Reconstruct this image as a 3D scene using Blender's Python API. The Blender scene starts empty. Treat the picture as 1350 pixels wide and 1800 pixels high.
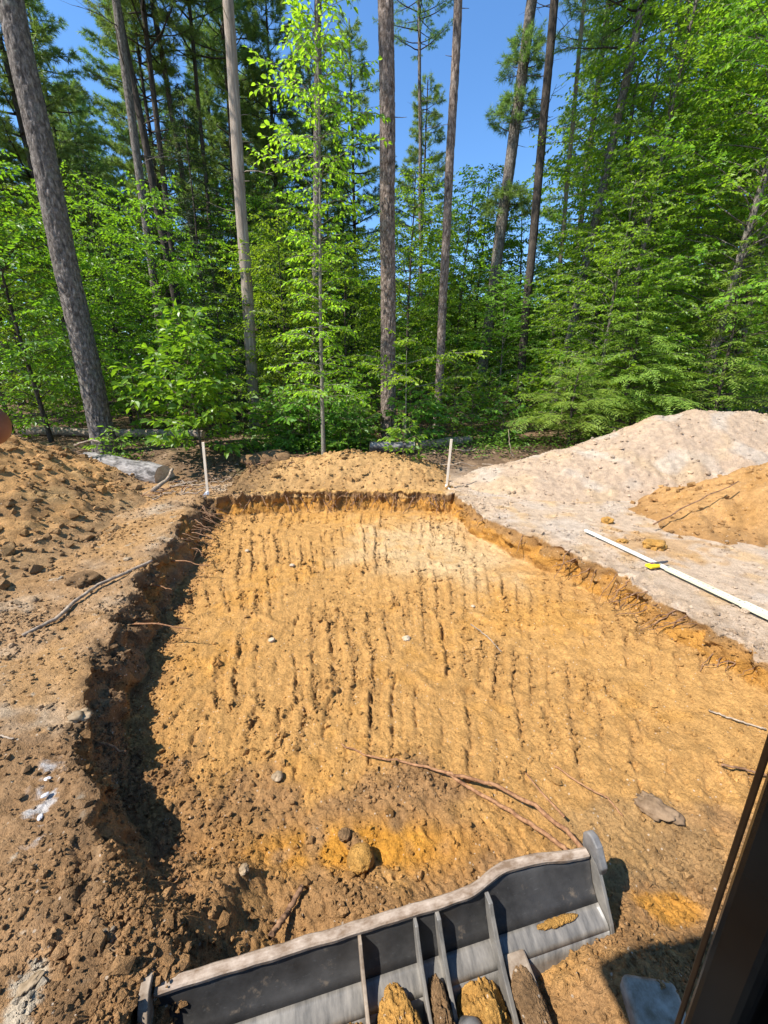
import bpy, math, random
import numpy as np
from mathutils import Vector, Matrix

random.seed(7)
rng = np.random.default_rng(11)
SC = bpy.context.scene
COL = SC.collection
R = math.radians

# ------------------------------------------------------------------ camera, sky, sun, exposure
cam_d = bpy.data.cameras.new('camera')
cam = bpy.data.objects.new('camera', cam_d)
COL.objects.link(cam)
cam.location = (0, 0, 2.1)
cam.rotation_euler = (R(90 - 18.5), 0, 0)
cam_d.sensor_fit = 'VERTICAL'
cam_d.sensor_height = 36.0
cam_d.lens = 14.0
cam_d.clip_start = 0.01
cam_d.clip_end = 600
SC.camera = cam

TO_SUN = Vector((-0.54, -0.25, 0.80)).normalized()
world = bpy.data.worlds.new('World')
SC.world = world
world.use_nodes = True
wn = world.node_tree
wn.nodes.clear()
sky = wn.nodes.new('ShaderNodeTexSky')
sky.sky_type = 'NISHITA'
sky.sun_disc = False
sky.sun_elevation = math.asin(TO_SUN.z)
sky.sun_rotation = math.atan2(TO_SUN.x, TO_SUN.y) % (2 * math.pi)
sky.air_density = 1.0
sky.dust_density = 0.1
sky.ozone_density = 5.0
bg = wn.nodes.new('ShaderNodeBackground')
bg.inputs['Strength'].default_value = 0.14
wo = wn.nodes.new('ShaderNodeOutputWorld')
hsv = wn.nodes.new('ShaderNodeHueSaturation')
hsv.inputs['Saturation'].default_value = 1.13
wn.links.new(sky.outputs[0], hsv.inputs['Color'])
wn.links.new(hsv.outputs[0], bg.inputs['Color'])
wn.links.new(bg.outputs[0], wo.inputs['Surface'])

sun_d = bpy.data.lights.new('sun', 'SUN')
sun_d.energy = 5.0
sun_d.angle = R(0.53)
sun_d.color = (1.0, 0.955, 0.885)
sun = bpy.data.objects.new('sun', sun_d)
COL.objects.link(sun)
sun.rotation_euler = (-TO_SUN).to_track_quat('-Z', 'Y').to_euler()
sun.location = (-20, -10, 30)

SC.view_settings.view_transform = 'Standard'
SC.view_settings.look = 'None'
SC.view_settings.exposure = 0.95
SC.view_settings.gamma = 1.0
SC.view_settings.use_curve_mapping = False
SC.render.engine = 'CYCLES'
SC.cycles.max_bounces = 7
SC.cycles.diffuse_bounces = 3
SC.cycles.glossy_bounces = 2
SC.cycles.transmission_bounces = 4
SC.cycles.transparent_max_bounces = 4
SC.cycles.sample_clamp_indirect = 6.0

# ------------------------------------------------------------------ noise
def _h(ix, iy, iz, seed):
    h = (ix.astype(np.uint32) * np.uint32(374761393) + iy.astype(np.uint32) * np.uint32(668265263)
         + iz.astype(np.uint32) * np.uint32(2147483647) + np.uint32(seed * 974711 % 4294967291))
    h = (h ^ (h >> np.uint32(13))) * np.uint32(1274126177)
    h = (h ^ (h >> np.uint32(15))) * np.uint32(2246822519)
    return ((h ^ (h >> np.uint32(16))) & np.uint32(0xFFFFFF)).astype(np.float64) / 16777215.0

def n2(x, y, seed=0):
    "2D gradient noise, about -1..1"
    x = np.asarray(x, float); y = np.asarray(y, float)
    xi = np.floor(x); yi = np.floor(y)
    fx = x - xi; fy = y - yi
    xi = xi.astype(np.int64); yi = yi.astype(np.int64); z = np.zeros_like(xi)
    u = fx * fx * fx * (fx * (fx * 6 - 15) + 10); v = fy * fy * fy * (fy * (fy * 6 - 15) + 10)
    def g(ax, ay):
        a = _h(xi + ax, yi + ay, z, seed) * 2 * np.pi
        return np.cos(a) * (fx - ax) + np.sin(a) * (fy - ay)
    a = g(0, 0); b = g(1, 0); c = g(0, 1); d = g(1, 1)
    return (a + (b - a) * u + (c - a) * v + (a - b - c + d) * u * v) * 1.5

def n3(x, y, z, seed=0):
    "3D value noise, -1..1"
    x = np.asarray(x, float); y = np.asarray(y, float); z = np.asarray(z, float)
    xi = np.floor(x); yi = np.floor(y); zi = np.floor(z)
    fx = x - xi; fy = y - yi; fz = z - zi
    xi = xi.astype(np.int64); yi = yi.astype(np.int64); zi = zi.astype(np.int64)
    fx = fx * fx * (3 - 2 * fx); fy = fy * fy * (3 - 2 * fy); fz = fz * fz * (3 - 2 * fz)
    r = 0
    for a in (0, 1):
        for b in (0, 1):
            for c in (0, 1):
                w = (fx if a else 1 - fx) * (fy if b else 1 - fy) * (fz if c else 1 - fz)
                r = r + w * _h(xi + a, yi + b, zi + c, seed)
    return r * 2 - 1

def fb2(x, y, f, octs=3, seed=0, gain=0.5):
    r = 0; a = 1.0
    for k in range(octs):
        r = r + a * n2(x * f, y * f, seed + k * 7); a *= gain; f *= 2.03
    return r

def ss(a, b, x):
    t = np.clip((np.asarray(x, float) - a) / (b - a), 0, 1)
    return t * t * (3 - 2 * t)

# ------------------------------------------------------------------ mesh helpers
def raw_mesh(name, V, quads=None, tris=None, smooth=False, colors=None, mats=(), mat_idx=None):
    V = np.asarray(V, np.float32).reshape(-1, 3)
    m = bpy.data.meshes.new(name)
    q = np.zeros((0, 4), np.int32) if quads is None else np.asarray(quads, np.int32).reshape(-1, 4)
    t = np.zeros((0, 3), np.int32) if tris is None else np.asarray(tris, np.int32).reshape(-1, 3)
    nl = q.size + t.size; npoly = len(q) + len(t)
    m.vertices.add(len(V)); m.loops.add(nl); m.polygons.add(npoly)
    m.vertices.foreach_set('co', V.ravel())
    m.loops.foreach_set('vertex_index', np.concatenate([q.ravel(), t.ravel()]))
    starts = np.concatenate([np.arange(len(q)) * 4, q.size + np.arange(len(t)) * 3]).astype(np.int32)
    m.polygons.foreach_set('loop_start', starts)
    if mat_idx is not None:
        m.polygons.foreach_set('material_index', np.asarray(mat_idx, np.int32))
    m.update(calc_edges=True)
    m.polygons.foreach_set('use_smooth', np.full(npoly, bool(smooth)))
    if colors is not None:
        a = m.color_attributes.new('col', 'FLOAT_COLOR', 'POINT')
        c = np.ones((len(V), 4), np.float32); c[:, :3] = colors
        a.data.foreach_set('color', c.ravel())
    for x in mats:
        m.materials.append(x)
    return m

def link(name, mesh, parent=None, loc=None, rot=None, scale=None):
    o = bpy.data.objects.new(name, mesh)
    COL.objects.link(o)
    if parent is not None: o.parent = parent
    if loc is not None: o.location = loc
    if rot is not None: o.rotation_euler = rot
    if scale is not None: o.scale = scale
    return o

def tag(o, label=None, cat=None, group=None, kind=None):
    if label: o['label'] = label
    if cat: o['category'] = cat
    if group: o['group'] = group
    if kind: o['kind'] = kind
    return o

def thing(name, label, cat, loc=(0, 0, 0), rotz=0.0, group=None):
    o = bpy.data.objects.new(name, None)
    COL.objects.link(o)
    o.empty_display_size = 0.1
    o.location = loc; o.rotation_euler = (0, 0, rotz)
    return tag(o, label, cat, group)

class Geo:
    def __init__(s): s.V = []; s.Q = []; s.T = []; s.C = []; s.n = 0
    def add(s, V, Q=None, T=None, C=None):
        V = np.asarray(V, float).reshape(-1, 3)
        if Q is not None and len(Q): s.Q.append(np.asarray(Q, int).reshape(-1, 4) + s.n)
        if T is not None and len(T): s.T.append(np.asarray(T, int).reshape(-1, 3) + s.n)
        s.V.append(V); s.n += len(V)
        if C is not None: s.C.append(np.broadcast_to(np.asarray(C, float), (len(V), 3)))
        return s
    def mesh(s, name, mat, smooth=False):
        V = np.concatenate(s.V)
        return raw_mesh(name, V, np.concatenate(s.Q) if s.Q else None, np.concatenate(s.T) if s.T else None,
                        smooth, np.concatenate(s.C) if s.C else None, [mat])

def tube(P, rad, n=6, disp=None, cap=True):
    P = np.asarray(P, float); k = len(P)
    rad = np.broadcast_to(np.asarray(rad, float), (k,))
    T = np.gradient(P, axis=0)
    T /= np.linalg.norm(T, axis=1)[:, None] + 1e-9
    ref = np.array([0.0, 0.0, 1.0]) if abs(T[:, 2]).mean() < 0.8 else np.array([1.0, 0.0, 0.0])
    A = np.cross(T, ref); A /= np.linalg.norm(A, axis=1)[:, None] + 1e-9
    B = np.cross(T, A)
    th = np.arange(n) / n * 2 * np.pi
    r = rad[:, None] * np.ones((1, n))
    if disp is not None: r = r + disp
    V = P[:, None, :] + r[:, :, None] * (np.cos(th)[None, :, None] * A[:, None, :] + np.sin(th)[None, :, None] * B[:, None, :])
    V = V.reshape(-1, 3)
    i = np.arange(k - 1)[:, None] * n; j = np.arange(n)[None, :]; j2 = (j + 1) % n
    Q = np.stack([i + j, i + j2, i + n + j2, i + n + j], -1).reshape(-1, 4)
    Tt = None
    if cap:
        V = np.concatenate([V, P[:1], P[-1:]])
        c0 = k * n; jj = np.arange(n); j2 = (jj + 1) % n
        Tt = np.concatenate([np.stack([np.full(n, c0), j2, jj], -1), np.stack([np.full(n, c0 + 1), (k - 1) * n + jj, (k - 1) * n + j2], -1)])
    return V, Q, Tt

def box_arr(c, size, M=None):
    s = np.array(size) / 2
    V = np.array([[x, y, z] for x in (-1, 1) for y in (-1, 1) for z in (-1, 1)], float) * s
    if M is not None: V = V @ np.array(M).T
    V = V + np.array(c)
    Q = [[0, 1, 3, 2], [4, 6, 7, 5], [0, 4, 5, 1], [2, 3, 7, 6], [0, 2, 6, 4], [1, 5, 7, 3]]
    return V, Q

def bevel(o, w=0.006, seg=2):
    b = o.modifiers.new('bevel', 'BEVEL'); b.width = w; b.segments = seg; b.limit_method = 'ANGLE'; b.angle_limit = R(35)
    return o

# ------------------------------------------------------------------ materials
def new_mat(name):
    m = bpy.data.materials.new(name); m.use_nodes = True
    n = m.node_tree; n.nodes.clear()
    out = n.nodes.new('ShaderNodeOutputMaterial')
    return m, n, out

def soil_material():
    m, n, out = new_mat('soil')
    b = n.nodes.new('ShaderNodeBsdfPrincipled')
    b.inputs['Roughness'].default_value = 0.95
    b.inputs['Specular IOR Level'].default_value = 0.12
    n.links.new(b.outputs[0], out.inputs['Surface'])
    at = n.nodes.new('ShaderNodeAttribute'); at.attribute_name = 'col'
    geo = n.nodes.new('ShaderNodeTexCoord')
    def noise(scale, detail, rough=0.6):
        t = n.nodes.new('ShaderNodeTexNoise'); t.inputs['Scale'].default_value = scale
        t.inputs['Detail'].default_value = detail; t.inputs['Roughness'].default_value = rough
        n.links.new(geo.outputs['Object'], t.inputs['Vector']); return t
    n1 = noise(9, 6, 0.65); n2_ = noise(70, 4, 0.7); n3_ = noise(260, 2, 0.6)
    mr = n.nodes.new('ShaderNodeMapRange'); mr.inputs[1].default_value = 0.3; mr.inputs[2].default_value = 0.7
    mr.inputs[3].default_value = 0.72; mr.inputs[4].default_value = 1.22
    n.links.new(n1.outputs['Fac'], mr.inputs[0])
    mr2 = n.nodes.new('ShaderNodeMapRange'); mr2.inputs[1].default_value = 0.3; mr2.inputs[2].default_value = 0.7
    mr2.inputs[3].default_value = 0.72; mr2.inputs[4].default_value = 1.25
    n.links.new(n2_.outputs['Fac'], mr2.inputs[0])
    mul = n.nodes.new('ShaderNodeMath'); mul.operation = 'MULTIPLY'
    n.links.new(mr.outputs[0], mul.inputs[0]); n.links.new(mr2.outputs[0], mul.inputs[1])
    mx = n.nodes.new('ShaderNodeVectorMath'); mx.operation = 'SCALE'
    n.links.new(at.outputs['Color'], mx.inputs[0]); n.links.new(mul.outputs[0], mx.inputs['Scale'])
    # pale grit flecks
    vo = n.nodes.new('ShaderNodeTexVoronoi'); vo.inputs['Scale'].default_value = 55
    n.links.new(geo.outputs['Object'], vo.inputs['Vector'])
    sep = n.nodes.new('ShaderNodeSeparateColor'); n.links.new(vo.outputs['Color'], sep.inputs[0])
    gt = n.nodes.new('ShaderNodeMath'); gt.operation = 'GREATER_THAN'; gt.inputs[1].default_value = 0.965
    n.links.new(sep.outputs[0], gt.inputs[0])
    lt = n.nodes.new('ShaderNodeMath'); lt.operation = 'LESS_THAN'; lt.inputs[1].default_value = 0.32
    n.links.new(vo.outputs['Distance'], lt.inputs[0])
    an = n.nodes.new('ShaderNodeMath'); an.operation = 'MULTIPLY'
    n.links.new(gt.outputs[0], an.inputs[0]); n.links.new(lt.outputs[0], an.inputs[1])
    an2 = n.nodes.new('ShaderNodeMath'); an2.operation = 'MULTIPLY'; an2.inputs[1].default_value = 0.55
    n.links.new(an.outputs[0], an2.inputs[0])
    mix = n.nodes.new('ShaderNodeMix'); mix.data_type = 'RGBA'
    n.links.new(an2.outputs[0], mix.inputs['Factor']); n.links.new(mx.outputs[0], mix.inputs['A'])
    mix.inputs['B'].default_value = (0.62, 0.52, 0.40, 1)
    n.links.new(mix.outputs['Result'], b.inputs['Base Color'])
    add = n.nodes.new('ShaderNodeMath'); add.operation = 'MULTIPLY_ADD'; add.inputs[1].default_value = 0.35
    n.links.new(n3_.outputs['Fac'], add.inputs[0]); n.links.new(n2_.outputs['Fac'], add.inputs[2])
    wp = n.nodes.new('ShaderNodeMix'); wp.data_type = 'VECTOR'; wp.inputs['Factor'].default_value = 0.03
    n.links.new(geo.outputs['Object'], wp.inputs['A']); n.links.new(n2_.outputs['Color'], wp.inputs['B'])
    for sc_, wt in ((38, -0.55), (95, -0.40)):
        vv = n.nodes.new('ShaderNodeTexVoronoi'); vv.inputs['Scale'].default_value = sc_
        n.links.new(wp.outputs['Result'], vv.inputs['Vector'])
        a2 = n.nodes.new('ShaderNodeMath'); a2.operation = 'MULTIPLY_ADD'; a2.inputs[1].default_value = wt
        n.links.new(vv.outputs['Distance'], a2.inputs[0]); n.links.new(add.outputs[0], a2.inputs[2]); add = a2
    bp = n.nodes.new('ShaderNodeBump'); bp.inputs['Strength'].default_value = 0.9; bp.inputs['Distance'].default_value = 0.020
    n.links.new(add.outputs[0], bp.inputs['Height']); n.links.new(bp.outputs[0], b.inputs['Normal'])
    return m

def simple_mat(name, c1, c2, scale=20, rough=0.8, metal=0.0, bump=0.4, dist=0.01, stretch=(1, 1, 1), spec=0.3, detail=6, lo=0.35, hi=0.65):
    m, n, out = new_mat(name)
    b = n.nodes.new('ShaderNodeBsdfPrincipled')
    b.inputs['Roughness'].default_value = rough; b.inputs['Metallic'].default_value = metal
    b.inputs['Specular IOR Level'].default_value = spec
    n.links.new(b.outputs[0], out.inputs['Surface'])
    tc = n.nodes.new('ShaderNodeTexCoord'); mp = n.nodes.new('ShaderNodeMapping')
    mp.inputs['Scale'].default_value = stretch
    n.links.new(tc.outputs['Object'], mp.inputs['Vector'])
    t = n.nodes.new('ShaderNodeTexNoise'); t.inputs['Scale'].default_value = scale; t.inputs['Detail'].default_value = detail
    t.inputs['Roughness'].default_value = 0.65
    n.links.new(mp.outputs[0], t.inputs['Vector'])
    r = n.nodes.new('ShaderNodeMapRange'); r.inputs[1].default_value = lo; r.inputs[2].default_value = hi
    n.links.new(t.outputs['Fac'], r.inputs[0])
    mix = n.nodes.new('ShaderNodeMix'); mix.data_type = 'RGBA'
    mix.inputs['A'].default_value = (*c1, 1); mix.inputs['B'].default_value = (*c2, 1)
    n.links.new(r.outputs[0], mix.inputs['Factor']); n.links.new(mix.outputs['Result'], b.inputs['Base Color'])
    bp = n.nodes.new('ShaderNodeBump'); bp.inputs['Strength'].default_value = bump; bp.inputs['Distance'].default_value = dist
    n.links.new(t.outputs['Fac'], bp.inputs['Height']); n.links.new(bp.outputs[0], b.inputs['Normal'])
    return m

def bark_mat(name, dark, light, scale=14, stretch=(1, 1, 0.22), patch=None):
    m, n, out = new_mat(name)
    b = n.nodes.new('ShaderNodeBsdfPrincipled'); b.inputs['Roughness'].default_value = 0.92
    b.inputs['Specular IOR Level'].default_value = 0.15
    n.links.new(b.outputs[0], out.inputs['Surface'])
    tc = n.nodes.new('ShaderNodeTexCoord'); mp = n.nodes.new('ShaderNodeMapping'); mp.inputs['Scale'].default_value = stretch
    n.links.new(tc.outputs['Object'], mp.inputs['Vector'])
    vo = n.nodes.new('ShaderNodeTexVoronoi'); vo.feature = 'DISTANCE_TO_EDGE'; vo.inputs['Scale'].default_value = scale
    t = n.nodes.new('ShaderNodeTexNoise'); t.inputs['Scale'].default_value = scale * 1.5; t.inputs['Detail'].default_value = 8
    t.inputs['Roughness'].default_value = 0.7
    n.links.new(mp.outputs[0], t.inputs['Vector'])
    ad = n.nodes.new('ShaderNodeMix'); ad.data_type = 'VECTOR'; ad.inputs['Factor'].default_value = 0.12
    n.links.new(mp.outputs[0], ad.inputs['A']); n.links.new(t.outputs['Color'], ad.inputs['B'])
    n.links.new(ad.outputs['Result'], vo.inputs['Vector'])
    r = n.nodes.new('ShaderNodeMapRange'); r.inputs[1].default_value = 0.0; r.inputs[2].default_value = 0.18
    n.links.new(vo.outputs['Distance'], r.inputs[0])
    r2 = n.nodes.new('ShaderNodeMapRange'); r2.inputs[1].default_value = 0.35; r2.inputs[2].default_value = 0.68
    n.links.new(t.outputs['Fac'], r2.inputs[0])
    mu = n.nodes.new('ShaderNodeMath'); mu.operation = 'MULTIPLY'
    a1 = n.nodes.new('ShaderNodeMath'); a1.operation = 'MULTIPLY_ADD'; a1.inputs[1].default_value = 0.6; a1.inputs[2].default_value = 0.4
    n.links.new(r.outputs[0], a1.inputs[0]); n.links.new(a1.outputs[0], mu.inputs[0]); n.links.new(r2.outputs[0], mu.inputs[1])
    mix = n.nodes.new('ShaderNodeMix'); mix.data_type = 'RGBA'
    mix.inputs['A'].default_value = (*dark, 1); mix.inputs['B'].default_value = (*light, 1)
    n.links.new(mu.outputs[0], mix.inputs['Factor'])
    last = mix.outputs['Result']
    if patch:
        t2 = n.nodes.new('ShaderNodeTexNoise'); t2.inputs['Scale'].default_value = 3.0; t2.inputs['Detail'].default_value = 9
        t2.inputs['Roughness'].default_value = 0.75
        n.links.new(tc.outputs['Object'], t2.inputs['Vector'])
        r3 = n.nodes.new('ShaderNodeMapRange'); r3.inputs[1].default_value = 0.56; r3.inputs[2].default_value = 0.7; r3.inputs[4].default_value = 0.7
        n.links.new(t2.outputs['Fac'], r3.inputs[0])
        m2 = n.nodes.new('ShaderNodeMix'); m2.data_type = 'RGBA'; m2.inputs['B'].default_value = (*patch, 1)
        n.links.new(r3.outputs[0], m2.inputs['Factor']); n.links.new(last, m2.inputs['A']); last = m2.outputs['Result']
    n.links.new(last, b.inputs['Base Color'])
    bp = n.nodes.new('ShaderNodeBump'); bp.inputs['Strength'].default_value = 0.8; bp.inputs['Distance'].default_value = 0.025
    n.links.new(mu.outputs[0], bp.inputs['Height']); n.links.new(bp.outputs[0], b.inputs['Normal'])
    return m

def leaf_mat(name, c1, c2, trans, tmix=0.4, rough=0.45, spec=0.35):
    m, n, out = new_mat(name)
    g = n.nodes.new('ShaderNodeNewGeometry'); oi = n.nodes.new('ShaderNodeObjectInfo')
    mix = n.nodes.new('ShaderNodeMix'); mix.data_type = 'RGBA'
    mix.inputs['A'].default_value = (*c1, 1); mix.inputs['B'].default_value = (*c2, 1)
    n.links.new(g.outputs['Random Per Island'], mix.inputs['Factor'])
    hs = n.nodes.new('ShaderNodeHueSaturation')
    mr = n.nodes.new('ShaderNodeMapRange'); mr.inputs[3].default_value = 0.485; mr.inputs[4].default_value = 0.515
    n.links.new(oi.outputs['Random'], mr.inputs[0]); n.links.new(mr.outputs[0], hs.inputs['Hue'])
    mr2 = n.nodes.new('ShaderNodeMapRange'); mr2.inputs[3].default_value = 0.8; mr2.inputs[4].default_value = 1.2
    n.links.new(oi.outputs['Random'], mr2.inputs[0]); n.links.new(mr2.outputs[0], hs.inputs['Value'])
    n.links.new(mix.outputs['Result'], hs.inputs['Color'])
    b = n.nodes.new('ShaderNodeBsdfPrincipled'); b.inputs['Roughness'].default_value = rough
    b.inputs['Specular IOR Level'].default_value = spec
    n.links.new(hs.outputs[0], b.inputs['Base Color'])
    t = n.nodes.new('ShaderNodeBsdfTranslucent')
    mt = n.nodes.new('ShaderNodeMix'); mt.data_type = 'RGBA'; mt.blend_type = 'MULTIPLY'; mt.inputs['Factor'].default_value = 0.0
    hs2 = n.nodes.new('ShaderNodeHueSaturation'); hs2.inputs['Color'].default_value = (*trans, 1)
    n.links.new(mr.outputs[0], hs2.inputs['Hue'])
    vr = n.nodes.new('ShaderNodeMapRange'); vr.inputs[3].default_value = 0.7; vr.inputs[4].default_value = 1.25
    n.links.new(g.outputs['Random Per Island'], vr.inputs[0]); n.links.new(vr.outputs[0], hs2.inputs['Value'])
    n.links.new(hs2.outputs[0], t.inputs['Color'])
    ms = n.nodes.new('ShaderNodeMixShader'); ms.inputs[0].default_value = tmix
    n.links.new(b.outputs[0], ms.inputs[1]); n.links.new(t.outputs[0], ms.inputs[2])
    n.links.new(ms.outputs[0], out.inputs['Surface'])
    return m

M = {}
M['soil'] = soil_material()
M['bark_grey'] = bark_mat('bark_grey', (0.045, 0.036, 0.03), (0.36, 0.31, 0.265), 13, (1, 1, 0.42), patch=(0.25, 0.26, 0.20))
M['bark_red'] = bark_mat('bark_red', (0.045, 0.028, 0.02), (0.43, 0.34, 0.28), 12, (1, 1, 0.40), patch=(0.34, 0.29, 0.25))
M['bark_pale'] = bark_mat('bark_pale', (0.22, 0.17, 0.13), (0.50, 0.42, 0.34), 10, (1, 1, 0.1))
M['bark_dark'] = bark_mat('bark_dark', (0.03, 0.024, 0.02), (0.15, 0.12, 0.095), 14)
M['bark_beech'] = bark_mat('bark_beech', (0.17, 0.15, 0.12), (0.38, 0.34, 0.27), 16, (1, 1, 0.5))
M['twig'] = simple_mat('twig', (0.06, 0.045, 0.03), (0.16, 0.12, 0.08), 30)
M['leaf_beech'] = leaf_mat('leaf_beech', (0.055, 0.125, 0.010), (0.150, 0.245, 0.018), (0.32, 0.54, 0.02), 0.42)
M['leaf_young'] = leaf_mat('leaf_young', (0.15, 0.27, 0.012), (0.25, 0.36, 0.02), (0.50, 0.72, 0.03), 0.5)
M['leaf_maple'] = leaf_mat('leaf_maple', (0.075, 0.165, 0.016), (0.21, 0.33, 0.028), (0.36, 0.62, 0.025), 0.42)
M['leaf_bush'] = leaf_mat('leaf_bush', (0.045, 0.115, 0.012), (0.17, 0.28, 0.02), (0.32, 0.55, 0.02), 0.38, 0.4)
M['needle_pine'] = leaf_mat('needle_pine', (0.10, 0.175, 0.038), (0.23, 0.29, 0.07), (0.28, 0.44, 0.065), 0.38, 0.5)
M['needle_hemlock'] = leaf_mat('needle_hemlock', (0.11, 0.20, 0.028), (0.24, 0.34, 0.05), (0.36, 0.54, 0.05), 0.34, 0.55)
M['needle_spruce'] = leaf_mat('needle_spruce', (0.018, 0.04, 0.018), (0.035, 0.065, 0.028), (0.03, 0.07, 0.02), 0.15, 0.6)
M['leaf_cover'] = leaf_mat('leaf_cover', (0.08, 0.18, 0.02), (0.15, 0.26, 0.03), (0.25, 0.48, 0.03), 0.4)
M['litter'] = leaf_mat('litter', (0.10, 0.055, 0.025), (0.30, 0.20, 0.12), (0.15, 0.08, 0.03), 0.1, 0.7)
M['dead_wood'] = simple_mat('dead_wood', (0.14, 0.10, 0.07), (0.40, 0.31, 0.22), 18, bump=0.6, dist=0.012, stretch=(1, 1, 1))
M['log_grey'] = simple_mat('log_grey', (0.05, 0.045, 0.04), (0.30, 0.275, 0.255), 7, bump=1.0, dist=0.04, stretch=(0.6, 1.6, 1.6), detail=10, lo=0.38, hi=0.62)
M['log_end'] = simple_mat('log_end', (0.35, 0.23, 0.12), (0.55, 0.42, 0.27), 25, bump=0.4, dist=0.006)
M['root'] = simple_mat('root', (0.07, 0.034, 0.018), (0.28, 0.155, 0.08), 22, bump=0.4, dist=0.004)
M['root_bare'] = simple_mat('root_bare', (0.14, 0.06, 0.026), (0.36, 0.19, 0.09), 35, bump=0.8, dist=0.006)
M['stake'] = simple_mat('stake', (0.55, 0.45, 0.33), (0.75, 0.66, 0.52), 20, bump=0.2, dist=0.003, stretch=(3, 3, 0.3))
M['ribbon'] = simple_mat('ribbon', (0.75, 0.75, 0.74), (0.85, 0.85, 0.84), 20, rough=0.5, bump=0.1)
M['stone'] = simple_mat('stone', (0.17, 0.115, 0.06), (0.34, 0.25, 0.155), 14, bump=0.5, dist=0.01)
M['stone_pale'] = simple_mat('stone_pale', (0.30, 0.215, 0.12), (0.52, 0.42, 0.30), 22, bump=0.3, dist=0.006)
M['clod_orange'] = simple_mat('clod_orange', (0.30, 0.145, 0.035), (0.50, 0.27, 0.075), 30, bump=1.0, dist=0.02)
M['clod_brown'] = simple_mat('clod_brown', (0.10, 0.058, 0.03), (0.24, 0.15, 0.08), 30, bump=1.0, dist=0.02)
M['slab'] = simple_mat('slab', (0.13, 0.08, 0.042), (0.25, 0.165, 0.095), 16, bump=0.6, dist=0.01)
M['ash'] = simple_mat('ash', (0.36, 0.34, 0.33), (0.55, 0.54, 0.54), 30, bump=0.6, dist=0.01)

# ------------------------------------------------------------------ terrain
LY = np.array([-4, 0.0, 0.55, 1.04, 1.22, 1.39, 1.57, 1.78, 2.18, 2.62, 2.96, 3.84, 4.65, 5.37, 6.43, 6.93, 7.2, 9])
LX = np.array([-0.9, -0.95, -1.0, -1.13, -1.31, -1.47, -1.57, -1.73, -1.99, -2.24, -2.33, -2.63, -2.78, -2.9, -3.19, -3.25, -3.27, -3.3])
RY = np.array([-4, 0.5, 1.8, 2.66, 3.13, 3.71, 4.1, 4.93, 5.35, 5.99, 7.11, 9])
RX = np.array([4.4, 4.0, 3.5, 3.07, 2.9, 2.86, 2.75, 2.42, 2.1, 1.73, 1.41, 1.38])
FX = np.array([-9, -3.27, -1.96, -0.39, 1.38, 9])
FY = np.array([7.0, 7.07, 7.5, 7.6, 7.48, 7.4])
def lipL(y): return np.interp(y, LY, LX) + 0.09 * n2(y * 1.7, y * 0 + 3.1, 5) + 0.07 * n2(y * 4.2, y * 0 + 1.1, 6) + 0.035 * n2(y * 12, y * 0, 8)
def lipR(y): return np.interp(y, RY, RX) + 0.06 * n2(y * 1.5, y * 0 + 7.1, 15) + 0.03 * n2(y * 5, y * 0 + 2.1, 16) + 0.015 * n2(y * 14, y * 0, 18)
def lipF(x): return np.interp(x, FX, FY) + 0.07 * n2(x * 1.5, x * 0 + 4.1, 25) + 0.06 * n2(x * 5, x * 0 + 2.7, 26) + 0.03 * n2(x * 13, x * 0, 27)

def ground_z(x, y):
    z = 0.40 * ss(8.0, 10.6, y) + 0.35 * ss(11, 20, y) + 0.022 * np.clip(y - 20, 0, 80)
    z = z + 0.05 * n2(x * 0.35, y * 0.35, 31) * ss(6, 9, np.abs(x) + y * 0.6) + 0.02 * n2(x * 1.1, y * 1.1, 32)
    z = z - 0.04 * (1 - ss(1.5, 4.0, np.abs(x - 4)))
    return z

def floor_z(x, y):
    z = -0.45 + 0.07 * ss(4, 7.5, y) + 0.17 * ss(1.3, 3.2, x) * (1 - ss(3.2, 5.5, y))
    z = z + 0.03 * n2(x * 0.8, y * 0.8, 41)
    # loose brown soil heaped near the blade
    fill = ss(-0.42, -0.95, x + 0.12 * n2(x * 3, y * 3, 42)) * (1 - ss(1.05, 1.55, y + 0.10 * n2(x * 4, y * 4, 43)))
    z = z + (-0.10 - z) * fill
    z = z + 0.10 * np.exp(-(((x + 0.15) / 0.38) ** 2 + ((y - 1.28) / 0.14) ** 2))
    z = z + 0.27 * np.exp(-(((x - 1.10) / 0.34) ** 2 + ((y - 0.90) / 0.27) ** 2))
    z = z + 0.07 * np.exp(-(((x - 0.20) / 0.35) ** 2 + ((y - 1.75) / 0.25) ** 2))
    return z

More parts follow.
